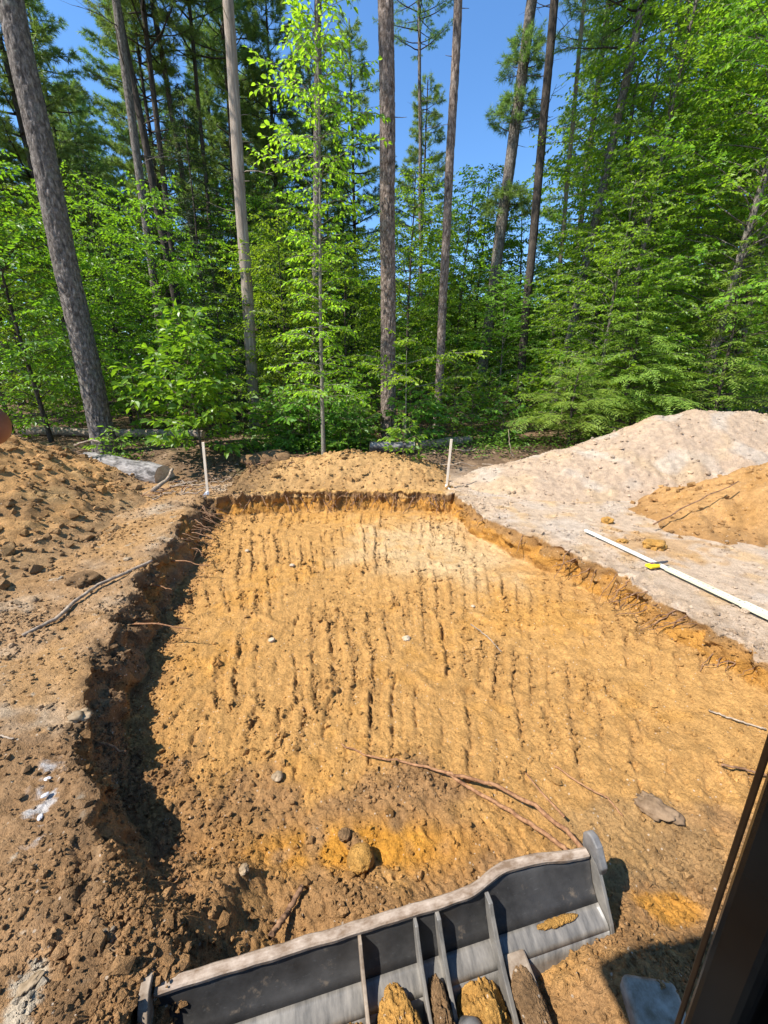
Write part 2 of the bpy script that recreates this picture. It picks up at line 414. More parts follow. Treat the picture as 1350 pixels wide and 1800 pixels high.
def grooves(x, y):
    cx, cy = -0.05, -1.4
    th = np.arctan2(x - cx, y - cy); r = np.hypot(x - cx, y - cy)
    bw = r + 0.35 * n2(th * 4, r * 0.2, 51) + 0.25 * n2(th * 14, r * 0.3, 52)
    band = np.floor((bw - 0.4) / 1.25)
    rm = (band + 0.5) * 1.25 + 0.4
    sp = 0.175 / rm
    q = th / sp + 0.6 * n2(x * 0.6 + band * 3.3, y * 0.5, 53) + 0.14 * n2(x * 2.6, y * 2.0, 54) + band * 0.37
    idx = np.floor(q); d = (q - idx - 0.5) * 0.175
    per = _h(idx.astype(np.int64), band.astype(np.int64), np.zeros(idx.shape, np.int64), 9)
    amp = (0.25 + 0.75 * per) * ss(-0.25, 0.4, n2(x * 1.3, y * 1.0, 55) + 0.6 * n2(x * 5, y * 4, 56) + 0.12 + 0.5 * np.exp(-(((x - 1.0) / 0.9) ** 2 + ((y - 2.7) / 0.9) ** 2)))
    brk = ss(-0.18, 0.25, n2(x * 15, y * 10, 58) + 0.4 * n2(x * 3, y * 5, 65)) * 0.85 + 0.15
    d = d + 0.007 * n2(x * 16, y * 14, 59) + 0.007 * n2(x * 45, y * 40, 60)
    w = 0.014 + 0.007 * n2(x * 14, y * 10, 57)
    cut = -0.060 * amp * brk * np.exp(-(d / np.maximum(w, 0.006)) ** 2)
    rid = 0.036 * amp * (0.15 + 1.1 * np.abs(n2(x * 17, y * 15, 61))) * np.exp(-((d + 0.036) / 0.026) ** 2)
    saw = 0.012 * amp * (d / 0.0875)
    fr = (bw - 0.4) / 1.25 - band
    step = 0.025 * np.exp(-((fr - 0.03) / 0.05) ** 2)
    return cut + rid - saw + step, amp * np.exp(-(d / 0.03) ** 2)

def build_ground():
    # columns: left ground | left wall | pit floor | right wall | right ground
    def outs(first, grow, end):
        v = [0.0]; st = first
        while v[-1] < end:
            v.append(v[-1] + st); st = min(st * grow if v[-1] > 1.6 else st, 14)
        return np.array(v[1:])
    oc = outs(0.020, 1.045, 170)
    NW = 30; NF = 500
    colt = np.concatenate([np.zeros(len(oc)), np.ones(NW), np.full(NF, 2), np.full(NW, 3), np.full(len(oc), 4)])
    colv = np.concatenate([-oc[::-1], (np.arange(NW)) / (NW - 1), (np.arange(NF) + 0.5) / NF, np.arange(NW)[::-1] / (NW - 1), oc])
    rows = [-6, -4, -2.5, -1.5, -0.8, -0.4, -0.1, 0.1, 0.25, 0.38, 0.48, 0.56]
    y = 0.62
    FB = 7.40
    while y < FB - 0.02:
        rows.append(y); y += 0.0036 * y + 0.0055
    nfl = len(rows)
    wallr = list(np.linspace(FB, 7.5, 24)); rows += wallr
    y = 7.5; st = 0.03
    while y < 170:
        y += st; rows.append(y); st = min(st * 1.03 if y > 9 else st * 1.005, 14)
    rows = np.array(rows); nr = len(rows); nc = len(colt)
    Yr = rows[:, None] * np.ones((1, nc)); ct = colt[None, :] * np.ones((nr, 1)); cv = colv[None, :] * np.ones((nr, 1))
    lL = lipL(Yr); lR = lipR(Yr)
    wwL = 0.21 + 0.34 * (1 - ss(0.9, 1.6, Yr)) + 0.04 * n2(Yr * 2, Yr * 0, 61)
    wwR = 0.13 + 0.05 * n2(Yr * 2, Yr * 0, 62)
    under = -0.05 * np.sin(np.pi * cv) * (cv < 1.0001)
    lL = lL - 0.07
    X = np.where(ct == 0, lL + cv, 0.0)
    X = np.where(ct == 1, lL + wwL * cv + under * ss(1.2, 1.9, Yr), X)
    X = np.where(ct == 2, lL + wwL + (lR - wwR - lL - wwL) * cv, X)
    X = np.where(ct == 3, lR - wwR * cv - under * 0.6, X)
    X = np.where(ct == 4, lR + cv, X)
    da = np.where((ct == 0) | (ct == 4), 0.0, np.where(ct == 2, 1.0, np.where(ct == 1, cv ** 1.8, cv)))
    db = np.clip((7.5 - Yr) / (7.5 - FB), 0, 1)
    Y = Yr + (lipF(X) - 7.5) * ss(3.0, 7.3, Yr) * (1 - ss(8, 14, Yr)) + np.where((db > 0) & (db < 1), 0.04 * np.sin(np.pi * db), 0)
    D = np.minimum(da, db)
    gz = ground_z(X, Y); fz = floor_z(X, Y)
    g, gm = grooves(X, Y)
    # where the near soil has been churned the marks are gone
    near = 1 - ss(1.75, 2.5, Y + 0.25 * n2(X * 1.5, Y * 1.5, 63) + 0.12 * n2(X * 5, Y * 5, 64) + 0.45 * ss(0.1, 1.0, X))
    fmask = ss(0.97, 1.0, D) * (1 - near)
    edge_fade = ss(0.0, 0.25, np.minimum(X - lL, lR - X)) * ss(0.05, 0.35, 7.4 - Y)
    g = g * fmask * (0.35 + 0.65 * edge_fade)
    gm = gm * fmask
    Z = gz + (fz - gz) * D + g
    # clods and crumble of the surface
    dist = np.hypot(X, Y)
    dens = 1 / (1 + (dist / 9) ** 3)
    rough = 0.6 + 0.65 * near * (D > 0.02) + 0.55 * ((ct == 0) & (X > -9)) * ss(-0.2, 0.4, n2(X * 0.9, Y * 0.9, 71)) - 0.25 * (ct == 4)
    rough = np.clip(rough, 0.25, 2)
    b1 = np.abs(n2(X * 6, Y * 6, 72)); b2 = np.abs(n2(X * 15, Y * 15, 73)); b3 = n2(X * 34, Y * 34, 74)
    b4 = np.abs(n2(X * 24, Y * 24, 76)); b5 = n2(X * 60, Y * 60, 77)
    Z += dens * rough * (0.030 * (b1 - 0.3) + 0.018 * (b2 - 0.3) + 0.009 * b3 + 0.014 * (0.3 - b4) + 0.005 * b5)
    Z += dens * rough * 0.03 * n2(X * 2.4, Y * 2.4, 75)
    # walls: lumps and vertical tooth scrapes
    wm = np.clip(4 * D * (1 - D), 0, 1) * (Y < 9)
    wx = 0.11 * n3(X * 4, Y * 4, Z * 4, 81) + 0.075 * n3(X * 10, Y * 10, Z * 10, 82) + 0.034 * n3(X * 24, Y * 24, Z * 22, 83)
    wx = np.where((db < 1) & (db > 0), wx * 0.6 + 0.035 * n2(X * 9, X * 0, 88) * D, wx)
    inside = np.where(db < 1, 0, np.where(ct == 1, 1.0, np.where(ct == 3, -1.0, 0)))
    X = X + wm * wx * inside
    Y = Y - wm * wx * ((db < 1) & (db > 0))
    Z = Z + wm * (0.04 * n3(X * 9, Y * 9, Z * 9, 84) + 0.022 * n3(X * 23, Y * 23, Z * 23, 184))
    # crumbly rim
    rim = np.exp(-(np.minimum(np.abs(X - lL), np.abs(X - lR)) / 0.16) ** 2) * (D < 0.3) * (Y < 8)
    rim = rim * (0.35 + 1.0 * ss(-0.4, 0.5, n2(X * 1.9 + 3, Y * 1.9, 90)))
    Z += rim * (0.05 * n2(X * 3.1, Y * 3.1, 85) + 0.035 * n2(X * 9, Y * 9, 86) + 0.02 * n2(X * 27, Y * 27, 87))
    X += rim * 0.04 * n2(X * 10 + 5, Y * 10, 89)
    rf = (0.3 + 0.9 * ss(-0.4, 0.5, n2(X * 1.7, X * 0, 190))) * np.exp(-((Y - lipF(X)) / 0.14) ** 2) * ((ct >= 1) & (ct <= 3)) * (D < 0.6)
    Z += rf * (0.06 * n2(X * 4, Y * 4, 185) + 0.05 * n2(X * 11, Y * 11, 186) + 0.025 * n2(X * 25, Y * 25, 187))
    # ---------------- soil colours
    C = np.zeros(X.shape + (3,))
    tan = np.array([0.485, 0.262, 0.084]); pale = np.array([0.57, 0.395, 0.205]); brown = np.array([0.315, 0.175, 0.075]); orange = np.array([0.54, 0.250, 0.038])
    dark = np.array([0.105, 0.062, 0.032]); pink = np.array([0.52, 0.385, 0.265]); greyb = np.array([0.39, 0.24, 0.12]); litter = np.array([0.15, 0.095, 0.055])
    def blend(A, w, c): return A + (np.asarray(c) - A) * np.clip(w, 0, 1)[..., None]
    f = np.broadcast_to(tan, C.shape).copy()
    nz = n2(X * 0.9, Y * 0.9, 91); nz2 = n2(X * 2.5, Y * 2.5, 92); nz3 = n2(X * 6, Y * 6, 93)
    pz = np.exp(-(((X - 0.8) / 2.0) ** 2 + ((Y - 5.7) / 1.5) ** 2))
    f = blend(f, ss(0.35, 0.9, pz + 0.25 * nz + 0.18 * nz2) * 0.85, pale)
    f = blend(f, ss(0.1, 0.6, nz + 0.4 * nz3) * 0.35, orange)
    bz = near + 0.4 * nz2 + 0.25 * nz3 - 0.25
    f = blend(f, ss(0.2, 0.75, bz) * 0.9, brown)
    f = blend(f, np.exp(-(((X + 0.15) / 0.60) ** 2 + ((Y - 1.55) / 0.12) ** 2)) * 1.4 * ss(-0.3, 0.2, nz3 + 0.2), orange)
    f = blend(f, 0.7 * ss(0.25, 0.6, np.exp(-(((X - 1.5) / 0.5) ** 2 + ((Y - 1.6) / 0.25) ** 2)) + 0.3 * nz3), [0.33, 0.20, 0.085])
    f = blend(f, 0.8 * ss(0.4, 0.7, np.exp(-(((X - 1.45) / 0.22) ** 2 + ((Y - 1.28) / 0.10) ** 2)) + 0.2 * nz3), orange)
    f = blend(f, 0.35 * gm, brown)
    f = blend(f, np.exp(-((X - lL - 0.22) / 0.20) ** 2) * 0.85 * (0.7 + 0.5 * nz3), [0.27, 0.135, 0.065])  # brown painted into the left wall's shadow strip, offsets its greenish shade
    gl = np.broadcast_to(greyb, C.shape).copy()
    gl = blend(gl, ss(0.0, 0.5, n2(X * 1.2, Y * 1.2, 94) + 0.4 * nz3), [0.43, 0.32, 0.21])
    gl = blend(gl, ss(0.1, 0.5, n2(X * 1.5, Y * 1.5, 95) + 0.3 * nz3) * 0.8, [0.26, 0.15, 0.07])
    gl = blend(gl, ss(0.2, 0.6, n2(X * 1.0, Y * 1.0, 96) + 0.4 * nz3 + 0.25) * 0.7, [0.42, 0.235, 0.09])
    gl = blend(gl, ss(0.35, 1.1, lL - X + 0.3 * nz2) * ss(2.8, 4.2, Y) * 0.65, [0.40, 0.225, 0.09])
    gl = blend(gl, (1 - ss(1.0, 1.45, Y + 0.3 * nz2)) * 0.9, [0.31, 0.175, 0.078])
    gl = blend(gl, 1.3 * ss(0.25, 0.6, np.exp(-(((X + 1.80 + 0.5 * (Y - 1.5)) / 0.10) ** 2 + ((Y - 1.52) / 0.22) ** 2)) * (0.5 + 0.9 * nz3 + 0.7 * n2(X * 19, Y * 19, 191) + 0.4 * n2(X * 45, Y * 45, 192))), [0.50, 0.46, 0.42])
    gl = blend(gl, 1.2 * ss(0.4, 0.6, np.exp(-(((X + 1.31) / 0.07) ** 2 + ((Y - 0.82) / 0.10) ** 2)) + 0.5 * nz3 + 0.4 * n2(X * 22, Y * 22, 193)), [0.42, 0.34, 0.24])
    gr = np.broadcast_to(pink, C.shape).copy()
    gr = blend(gr, ss(0.15, 0.6, nz2 + 0.4 * nz3) * 0.55, [0.54, 0.34, 0.15])
    gr = blend(gr, ss(0.1, 0.5, n2(X * 1.3, Y * 1.3, 97) + 0.3 * nz3) * 0.5, [0.50, 0.42, 0.34])
    gr = blend(gr, 0.65 * ss(0.25, 0.7, np.exp(-(((X - 3.7) / 0.7) ** 2 + ((Y - 5.0) / 0.6) ** 2)) + 0.45 * nz3 + 0.2 * nz2), [0.48, 0.27, 0.10])
    gr = blend(gr, 0.5 * ss(0.2, 0.6, np.exp(-((X - lR - 0.15) / 0.2) ** 2) * 0.6 + 0.5 * nz3), [0.42, 0.29, 0.18])
    side = ss(-1, 1, (X - 0.2) * 3)
    gb = gl * (1 - side[..., None]) + gr * side[..., None]
    fw = ss(7.9, 9.0, Y + 0.4 * nz) * (1 - ss(1.0, 2.0, X) * (1 - ss(8.2, 9.4, Y + 0.3 * nz2)))
    gb = blend(gb, fw, litter)
    gb = blend(gb, fw * ss(0.05, 0.4, nz2) * 0.7, [0.26, 0.17, 0.10])
    gb = blend(gb, fw * ss(0.15, 0.5, n2(X * 0.7, Y * 0.7, 98)) * 0.5, [0.06, 0.085, 0.025])
    # walls: dark topsoil over orange subsoil
    wd = D + 0.12 * nz3 + 0.10 * n2(X * 3 + Y * 3, Z * 4, 99)
    wall = np.broadcast_to(np.array([0.44, 0.21, 0.045]), C.shape).copy()
    rs = ((ct >= 3) & (Y < 7.2))[..., None]
    wall = blend(wall, (1 - ss(0.22, 0.45, wd)) * 0.9, np.where(rs, np.array([0.30, 0.165, 0.065]), np.where((Yr > 7.3)[..., None], np.array([0.21, 0.115, 0.05]), dark)))
    wall = blend(wall, ss(0.0, 0.4, n2(X * 4 + Y * 4, Z * 6, 100)) * 0.5, [0.30, 0.16, 0.06])
    lw = ((ct <= 1) & (Y < 7.2))[..., None] * 1.0
    wall = wall * (1 - lw) + lw * (np.array([0.25, 0.15, 0.075]) + (np.array([0.40, 0.20, 0.06]) - np.array([0.25, 0.15, 0.075])) * ss(0.1, 0.5, n2(Y * 1.3 + X, Z * 3, 101) + 0.4 * (wd - 0.5))[..., None]) * (0.75 + 0.25 * ss(0.1, 0.4, wd))[..., None]
    wall = blend(wall, 1 - ss(1.5, 1.9, Y), brown)
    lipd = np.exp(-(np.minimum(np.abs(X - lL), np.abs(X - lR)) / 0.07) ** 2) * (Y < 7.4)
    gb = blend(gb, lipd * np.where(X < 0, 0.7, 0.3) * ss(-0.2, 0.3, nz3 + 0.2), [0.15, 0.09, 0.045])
    far = ss(7.3, 7.5, Y) * (1 - ss(8.6, 9.2, Y + 0.2 * nz2)) * ss(-3.0, -2.7, X) * (1 - ss(1.1, 1.4, X))
    gb = blend(gb, far, [0.50, 0.285, 0.095])
    C = blend(gb, ss(0.02, 0.10, D), wall)
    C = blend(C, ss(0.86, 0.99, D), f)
    C = np.clip(C, 0.01, 0.85)
    idx = np.arange(nr * nc).reshape(nr, nc)
    Q = np.stack([idx[:-1, :-1], idx[:-1, 1:], idx[1:, 1:], idx[1:, :-1]], -1).reshape(-1, 4)
    V = np.stack([X, Y, Z], -1).reshape(-1, 3)
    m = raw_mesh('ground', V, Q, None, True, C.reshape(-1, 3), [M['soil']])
    o = link('ground', m)
    tag(o, 'freshly dug shallow pit of orange tan soil in a forest clearing', kind='structure')
    return o, X, Y, Z, C, D, gm, near

ground, GX, GY, GZ, GC, GD, GM, GN = build_ground()

_cell = {}
def build_lookup():
    s = 0.06
    k = (np.floor(GX / s).astype(int), np.floor(GY / s).astype(int))
    sel = (np.abs(GX) < 14) & (GY > -1) & (GY < 14)
    for a, b, z in zip(k[0][sel], k[1][sel], GZ[sel]):
        c = (a, b)
        v = _cell.get(c)
        if v is None or z > v: _cell[c] = z
build_lookup()
def top_z(x, y):
    a, b = int(math.floor(x / 0.06)), int(math.floor(y / 0.06))
    for r in range(0, 5):
        v = [_cell[(a + i, b + j)] for i in range(-r, r + 1) for j in range(-r, r + 1) if (a + i, b + j) in _cell]
        if v: return max(v) if r == 0 else sum(v) / len(v)
    return float(ground_z(np.array([x]), np.array([y]))[0])

# ------------------------------------------------------------------ spoil heaps
def heap(name, label, cat, x0, x1, y0, y1, step, hf, colf, amp=1.0, seed=0):
    nx = int((x1 - x0) / step); ny = int((y1 - y0) / step)
    X, Y = np.meshgrid(np.linspace(x0, x1, nx), np.linspace(y0, y1, ny))
    H = hf(X, Y)
    body = ss(0.0, 0.15, H)
    rg = 0.07 * np.abs(n2(X * 2.2, Y * 2.2, seed)) + 0.05 * np.abs(n2(X * 5, Y * 5, seed + 1)) + 0.026 * np.abs(n2(X * 12, Y * 12, seed + 2)) + 0.010 * n2(X * 26, Y * 26, seed + 3)
    Z = ground_z(X, Y) + H - 0.05 + amp * rg * body
    Z = np.where(H <= 0.0, ground_z(X, Y) - 0.12, Z)
    C = colf(X, Y, H)
    keep = (H > 0.0)
    idx = np.arange(nx * ny).reshape(ny, nx)
    q = np.stack([idx[:-1, :-1], idx[:-1, 1:], idx[1:, 1:], idx[1:, :-1]], -1).reshape(-1, 4)
    k = keep.ravel(); q = q[k[q].any(1)]
    used = np.unique(q); rm = -np.ones(nx * ny, int); rm[used] = np.arange(len(used))
    V = np.stack([X, Y, Z], -1).reshape(-1, 3)[used]
    c = np.clip(C.reshape(-1, 3)[used], 0.01, 0.85)
    o = link(name, raw_mesh(name, V, rm[q], None, True, c, [M['soil']]))
    tag(o, label, cat)
    return V, c

def cblend(A, w, c): return A + (np.asarray(c) - A) * np.clip(w, 0, 1)[..., None]
HEAPV = []
def left_h(X, Y):
    ridge = 1.10 * ss(-4.2, -7.6, X + 0.18 * n2(Y * 1.1, X * 0.3, 201) + 0.30 * (Y - 7.0))
    back = 1 - ss(7.9, 9.7, Y + 0.05 * X + 0.4 + 0.3 * n2(X, Y * 0, 202))
    front = ss(3.2, 7.0, Y - 0.18 * (X + 6))
    toe = 0.30 * ss(-3.55, -5.6, X + 0.3 * n2(X * 0.9, Y * 0.9, 206) + 0.15 * (Y - 5)) * ss(1.8, 4.2, Y) * (1 - ss(6.4, 7.7, Y)) * back
    return np.maximum(ridge * back * front, 0) + toe - 0.012
def left_c(X, Y, H):
    C = np.broadcast_to(np.array([0.44, 0.245, 0.095]), X.shape + (3,)).copy()
    C = cblend(C, ss(0, 0.5, n2(X * 1.3, Y * 1.3, 203) + 0.3 * n2(X * 5, Y * 5, 204)) * 0.7, [0.22, 0.13, 0.06])
    C = cblend(C, ss(0.1, 0.6, n2(X * 1.7, Y * 1.7, 205)) * 0.6, [0.47, 0.30, 0.13])
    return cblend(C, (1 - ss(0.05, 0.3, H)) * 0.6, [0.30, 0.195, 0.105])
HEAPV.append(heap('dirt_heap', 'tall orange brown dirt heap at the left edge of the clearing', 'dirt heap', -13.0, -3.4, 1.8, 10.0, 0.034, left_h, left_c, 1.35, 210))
def berm_h(X, Y):
    cx = np.interp(Y, [7.5, 9.5], [-0.75, -0.95])
    prof = np.interp(X, [-3.3, -2.9, -2.2, -1.6, -0.85, -0.2, 0.4, 0.9, 1.25, 1.5], [0.0, 0.20, 0.33, 0.42, 0.53, 0.49, 0.42, 0.30, 0.14, 0])
    fr = ss(-0.10, 0.85, Y - np.interp(X, FX, FY) - 0.07 * n2(X * 1.5, X * 0 + 4.1, 25) + 0.04 * n2(X * 3, Y * 3, 221)) * ss(0.0, 0.05, Y - lipF(X)); bk = 1 - ss(8.7, 9.7, Y + 0.1 * n2(X * 2, Y * 2, 222))
    return prof * fr * bk - 0.012
def berm_c(X, Y, H):
    C = np.broadcast_to(np.array([0.48, 0.28, 0.11]), X.shape + (3,)).copy()
    C = cblend(C, ss(0, 0.5, n2(X * 2, Y * 2, 223)) * 0.55, [0.33, 0.18, 0.065])
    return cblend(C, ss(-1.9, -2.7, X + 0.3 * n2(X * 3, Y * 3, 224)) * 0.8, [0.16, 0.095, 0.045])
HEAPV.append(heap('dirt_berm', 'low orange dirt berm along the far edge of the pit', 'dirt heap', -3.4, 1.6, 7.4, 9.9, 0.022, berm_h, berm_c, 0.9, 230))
def pale_h(X, Y):
    crest = np.interp(X, [1.3, 1.8, 2.6, 3.4, 4.4, 5.2, 6.2, 7.0, 8.2, 10.5, 13], [0.0, 0.10, 0.30, 0.46, 0.66, 0.86, 1.22, 1.28, 1.22, 0.9, 0.0])
    crest = crest + 0.05 * n2(X * 1.5, X * 0, 241)
    w1 = np.interp(X, [1.3, 3, 6, 9], [0.9, 1.7, 2.3, 2.5]); w2 = np.interp(X, [1.3, 3, 6, 9], [0.8, 1.1, 1.8, 2.2])
    yc = np.interp(X, [1.3, 3, 6, 9], [8.3, 8.5, 9.0, 9.2])
    d = np.where(Y < yc, (yc - Y) / w1, (Y - yc) / w2)
    clear = ss(0.08, 0.5, X - lipR(Y)) * np.where(Y > 7.7, 1.0, 1.0)
    clear = np.where(Y > 7.75, np.maximum(clear, ss(7.75, 8.1, Y)), clear)
    return crest * (1 - ss(0, 1, d * 0.92 + 0.06 * n2(X * 1.1, Y * 1.1, 242))) * clear - 0.012
def pale_c(X, Y, H):
    C = np.broadcast_to(np.array([0.45, 0.325, 0.22]), X.shape + (3,)).copy()
    C = cblend(C, ss(0.1, 0.6, n2(X * 1.1, Y * 1.1, 243) + 0.3 * n2(X * 4, Y * 4, 244)) * 0.5, [0.50, 0.35, 0.20])
    return cblend(C, ss(0.1, 0.5, n2(X * 1.6, Y * 1.6, 245)) * 0.6, [0.47, 0.40, 0.32])
HEAPV.append(heap('sand_heap', 'broad pale sandy heap in front of the hemlocks', 'sand heap', 1.2, 13.2, 5.6, 11.8, 0.036, pale_h, pale_c, 0.75, 250))
def org_h(X, Y):
    d = np.hypot((X - 7.0) / 3.2, (Y - 6.1) / 1.95) + 0.10 * n2(X * 1.2, Y * 1.2, 261) + 0.05 * n2(X * 4, Y * 4, 262)
    return 1.05 * (1 - ss(0.0, 1.0, d)) - 0.01
def org_c(X, Y, H):
    C = np.broadcast_to(np.array([0.45, 0.25, 0.095]), X.shape + (3,)).copy()
    C = cblend(C, ss(0, 0.5, n2(X * 1.8, Y * 1.8, 263) + 0.3 * n2(X * 6, Y * 6, 264)) * 0.55, [0.36, 0.185, 0.055])
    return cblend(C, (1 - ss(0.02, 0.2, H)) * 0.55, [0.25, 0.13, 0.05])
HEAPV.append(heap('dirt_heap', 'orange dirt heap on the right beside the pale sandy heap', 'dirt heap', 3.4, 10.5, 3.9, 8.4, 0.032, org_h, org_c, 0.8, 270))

# ------------------------------------------------------------------ soil crumbs (uncountable)
ICO_V = None
def ico():
    t = (1 + 5 ** 0.5) / 2
    v = np.array([(-1, t, 0), (1, t, 0), (-1, -t, 0), (1, -t, 0), (0, -1, t), (0, 1, t), (0, -1, -t), (0, 1, -t), (t, 0, -1), (t, 0, 1), (-t, 0, -1), (-t, 0, 1)], float)
    v /= np.linalg.norm(v[0])
    f = np.array([(0, 11, 5), (0, 5, 1), (0, 1, 7), (0, 7, 10), (0, 10, 11), (1, 5, 9), (5, 11, 4), (11, 10, 2), (10, 7, 6), (7, 1, 8), (3, 9, 4), (3, 4, 2), (3, 2, 6), (3, 6, 8), (3, 8, 9), (4, 9, 5), (2, 4, 11), (6, 2, 10), (8, 6, 7), (9, 8, 1)])
    return v, f
IV, IF = ico()
def clump_mesh(P, S, C, name, seed=0):
    g = np.random.default_rng(seed); n = len(P)
    jit = 1 + 0.48 * g.uniform(-1, 1, (n, 12))
    V = IV[None] * jit[:, :, None] * (S[:, None, None] * g.uniform(0.7, 1.25, (n, 1, 3)))
    a = g.uniform(0, 6.28, n); ca, sa = np.cos(a)[:, None], np.sin(a)[:, None]
    V = np.stack([V[..., 0] * ca - V[..., 1] * sa, V[..., 0] * sa + V[..., 1] * ca, V[..., 2] * 0.8], -1) + P[:, None, :]
    T = (IF[None] + np.arange(n)[:, None, None] * 12).reshape(-1, 3)
    return raw_mesh(name, V.reshape(-1, 3), None, T, False, np.repeat(C, 12, axis=0), [M['soil']])

def crumbs():
    X, Y, Z, C = GX.ravel(), GY.ravel(), GZ.ravel(), GC.reshape(-1, 3)
    lx = lipL(Y); D = GD.ravel(); gm = GM.ravel(); nr = GN.ravel()
    area = np.zeros(GX.shape)
    dx = np.gradient(GX, axis=1); dy = np.gradient(GY, axis=0); area = np.abs(dx * dy).ravel()
    w = np.zeros(len(X))
    inside = (Y > 0.5) & (Y < 9) & (np.abs(X) < 9)
    onfloor = D > 0.97
    w = np.where(onfloor, 0.35 + 4.5 * gm + 2.0 * nr, 0)
    w = np.where(D < 0.03, np.where(X < 0, 1.6, 0.8), w)
    w = np.where((D >= 0.03) & (D <= 0.97), np.where(X < 0, 5.0, 2.5), w)
    w = w * (0.25 + ss(-0.1, 0.5, n2(X * 1.4, Y * 1.4, 301)) * 1.5)
    foot = np.exp(-((X - lx - 0.25) / 0.22) ** 2) * onfloor * 2.0
    w = (w + foot) * inside * area
    # nearer ones matter more
    w = w / (1.0 + (np.hypot(X, Y) / 3.0) ** 2)
    w /= w.sum()
    n = 52000
    i = rng.choice(len(X), n, p=w)
    d = np.hypot(X[i], Y[i])
    S = np.exp(rng.normal(-5.1, 0.55, n)); S = np.clip(S * (0.7 + 0.12 * d), 0.003, 0.034)
    P = np.stack([X[i] + rng.normal(0, 0.008, n), Y[i] + rng.normal(0, 0.008, n), Z[i] + S * 0.35], -1)
    c = np.clip(C[i] * rng.uniform(0.7, 1.15, (n, 1)), 0.01, 0.8)
    o = link('soil_crumbs', clump_mesh(P, S, c, 'soil_crumbs', 3)); tag(o, 'small loose crumbs of soil strewn over the dug ground', 'soil crumbs', kind='stuff')
    P, S, C = [], [], []
    for (V, c), k in zip(HEAPV, (8500, 3000, 4500, 2200)):
        j = rng.integers(0, len(V), k)
        s = np.clip(np.exp(rng.normal(-4.15, 0.8, k)), 0.006, 0.11) * (0.4 if (k == 4500 and c[0, 2] > 0.2) else 0.6 if k == 2200 else 1)
        s = s * (0.6 if k == 3000 else 1)
        P.append(V[j] + np.array([0, 0, 1.0]) * (s * 0.3)[:, None]); S.append(s); C.append(np.clip(c[j] * rng.uniform(0.65, 1.15, (k, 1)), 0.01, 0.8))
    o = link('heap_clods', clump_mesh(np.concatenate(P), np.concatenate(S), np.concatenate(C), 'heap_clods', 5)); tag(o, 'loose clods lying all over the spoil heaps', 'clods', kind='stuff')
crumbs()

# ------------------------------------------------------------------ roots in the pit walls (parts of the ground)
def wiggle(p0, p1, n, amp, g, sag=0.0):
    t = np.linspace(0, 1, n)[:, None]
    P = np.asarray(p0) * (1 - t) + np.asarray(p1) * t
    off = np.cumsum(g.normal(0, amp, (n, 3)), axis=0)
    off -= off[-1] * t
    P = P + off; P[:, 2] -= sag * (t[:, 0] ** 2)
    return P
gr_ = np.random.default_rng(21)
def wall_root(p0, p1, r, amp=0.012, sag=0.05, mat='root'):
    g = Geo(); P = wiggle(p0, p1, 9, amp, gr_, sag)
    V, Q, T = tube(P, np.linspace(r, r * 0.35, 9), 5); g.add(V, Q, T)
    if gr_.random() < 0.5:
        k = gr_.integers(3, 6); q = P[k] + gr_.normal(0, 0.07, 3) - np.array([0, 0, 0.05])
        V, Q, T = tube(wiggle(P[k], q, 6, 0.008, gr_), np.linspace(r * 0.5, r * 0.2, 6), 4); g.add(V, Q, T)
    return link('root', g.mesh('root', M[mat], True), ground)
for k in range(22):      # bundle at the far end of the left lip
    y = gr_.uniform(5.2, 6.95); x = float(lipL(np.array([y]))[0])
    wall_root((x - 0.03, y, -0.06 - gr_.uniform(0, 0.18)), (x + gr_.uniform(0.2, 0.55), y + gr_.uniform(-0.25, 0.2), -0.1 - gr_.uniform(0, 0.22)), gr_.uniform(0.006, 0.013))
for y, ln in ((4.75, 0.42), (3.35, 0.5), (2.0, 0.08), (4.1, 0.12), (2.7, 0.06)):
    x = float(lipL(np.array([y]))[0])
    wall_root((x - 0.02, y, -0.17), (x + 0.1 + ln, y - 0.02, -0.2), 0.012, 0.008, 0.02, 'root_bare')
for k in range(34):      # right wall
    y = np.clip(gr_.normal(3.6, 0.55), 2.7, 5.2) if k < 24 else gr_.uniform(4.2, 6.8)
    x = float(lipR(np.array([y]))[0])
    wall_root((x + 0.0, y, -0.05 - gr_.uniform(0, 0.06)), (x - gr_.uniform(0.12, 0.34), y + gr_.uniform(-0.28, 0.18), -0.16 - gr_.uniform(0.0, 0.2)), gr_.uniform(0.004, 0.010), 0.014, 0.03)
for k in range(44):      # far wall
    x = gr_.uniform(-2.9, 1.3); y = float(lipF(np.array([x]))[0])
    wall_root((x, y + 0.02, -0.02 - gr_.uniform(0, 0.1)), (x + gr_.uniform(-0.25, 0.25), y - gr_.uniform(0.08, 0.3), -0.15 - gr_.uniform(0.0, 0.22)), gr_.uniform(0.006, 0.014), 0.016, 0.04)

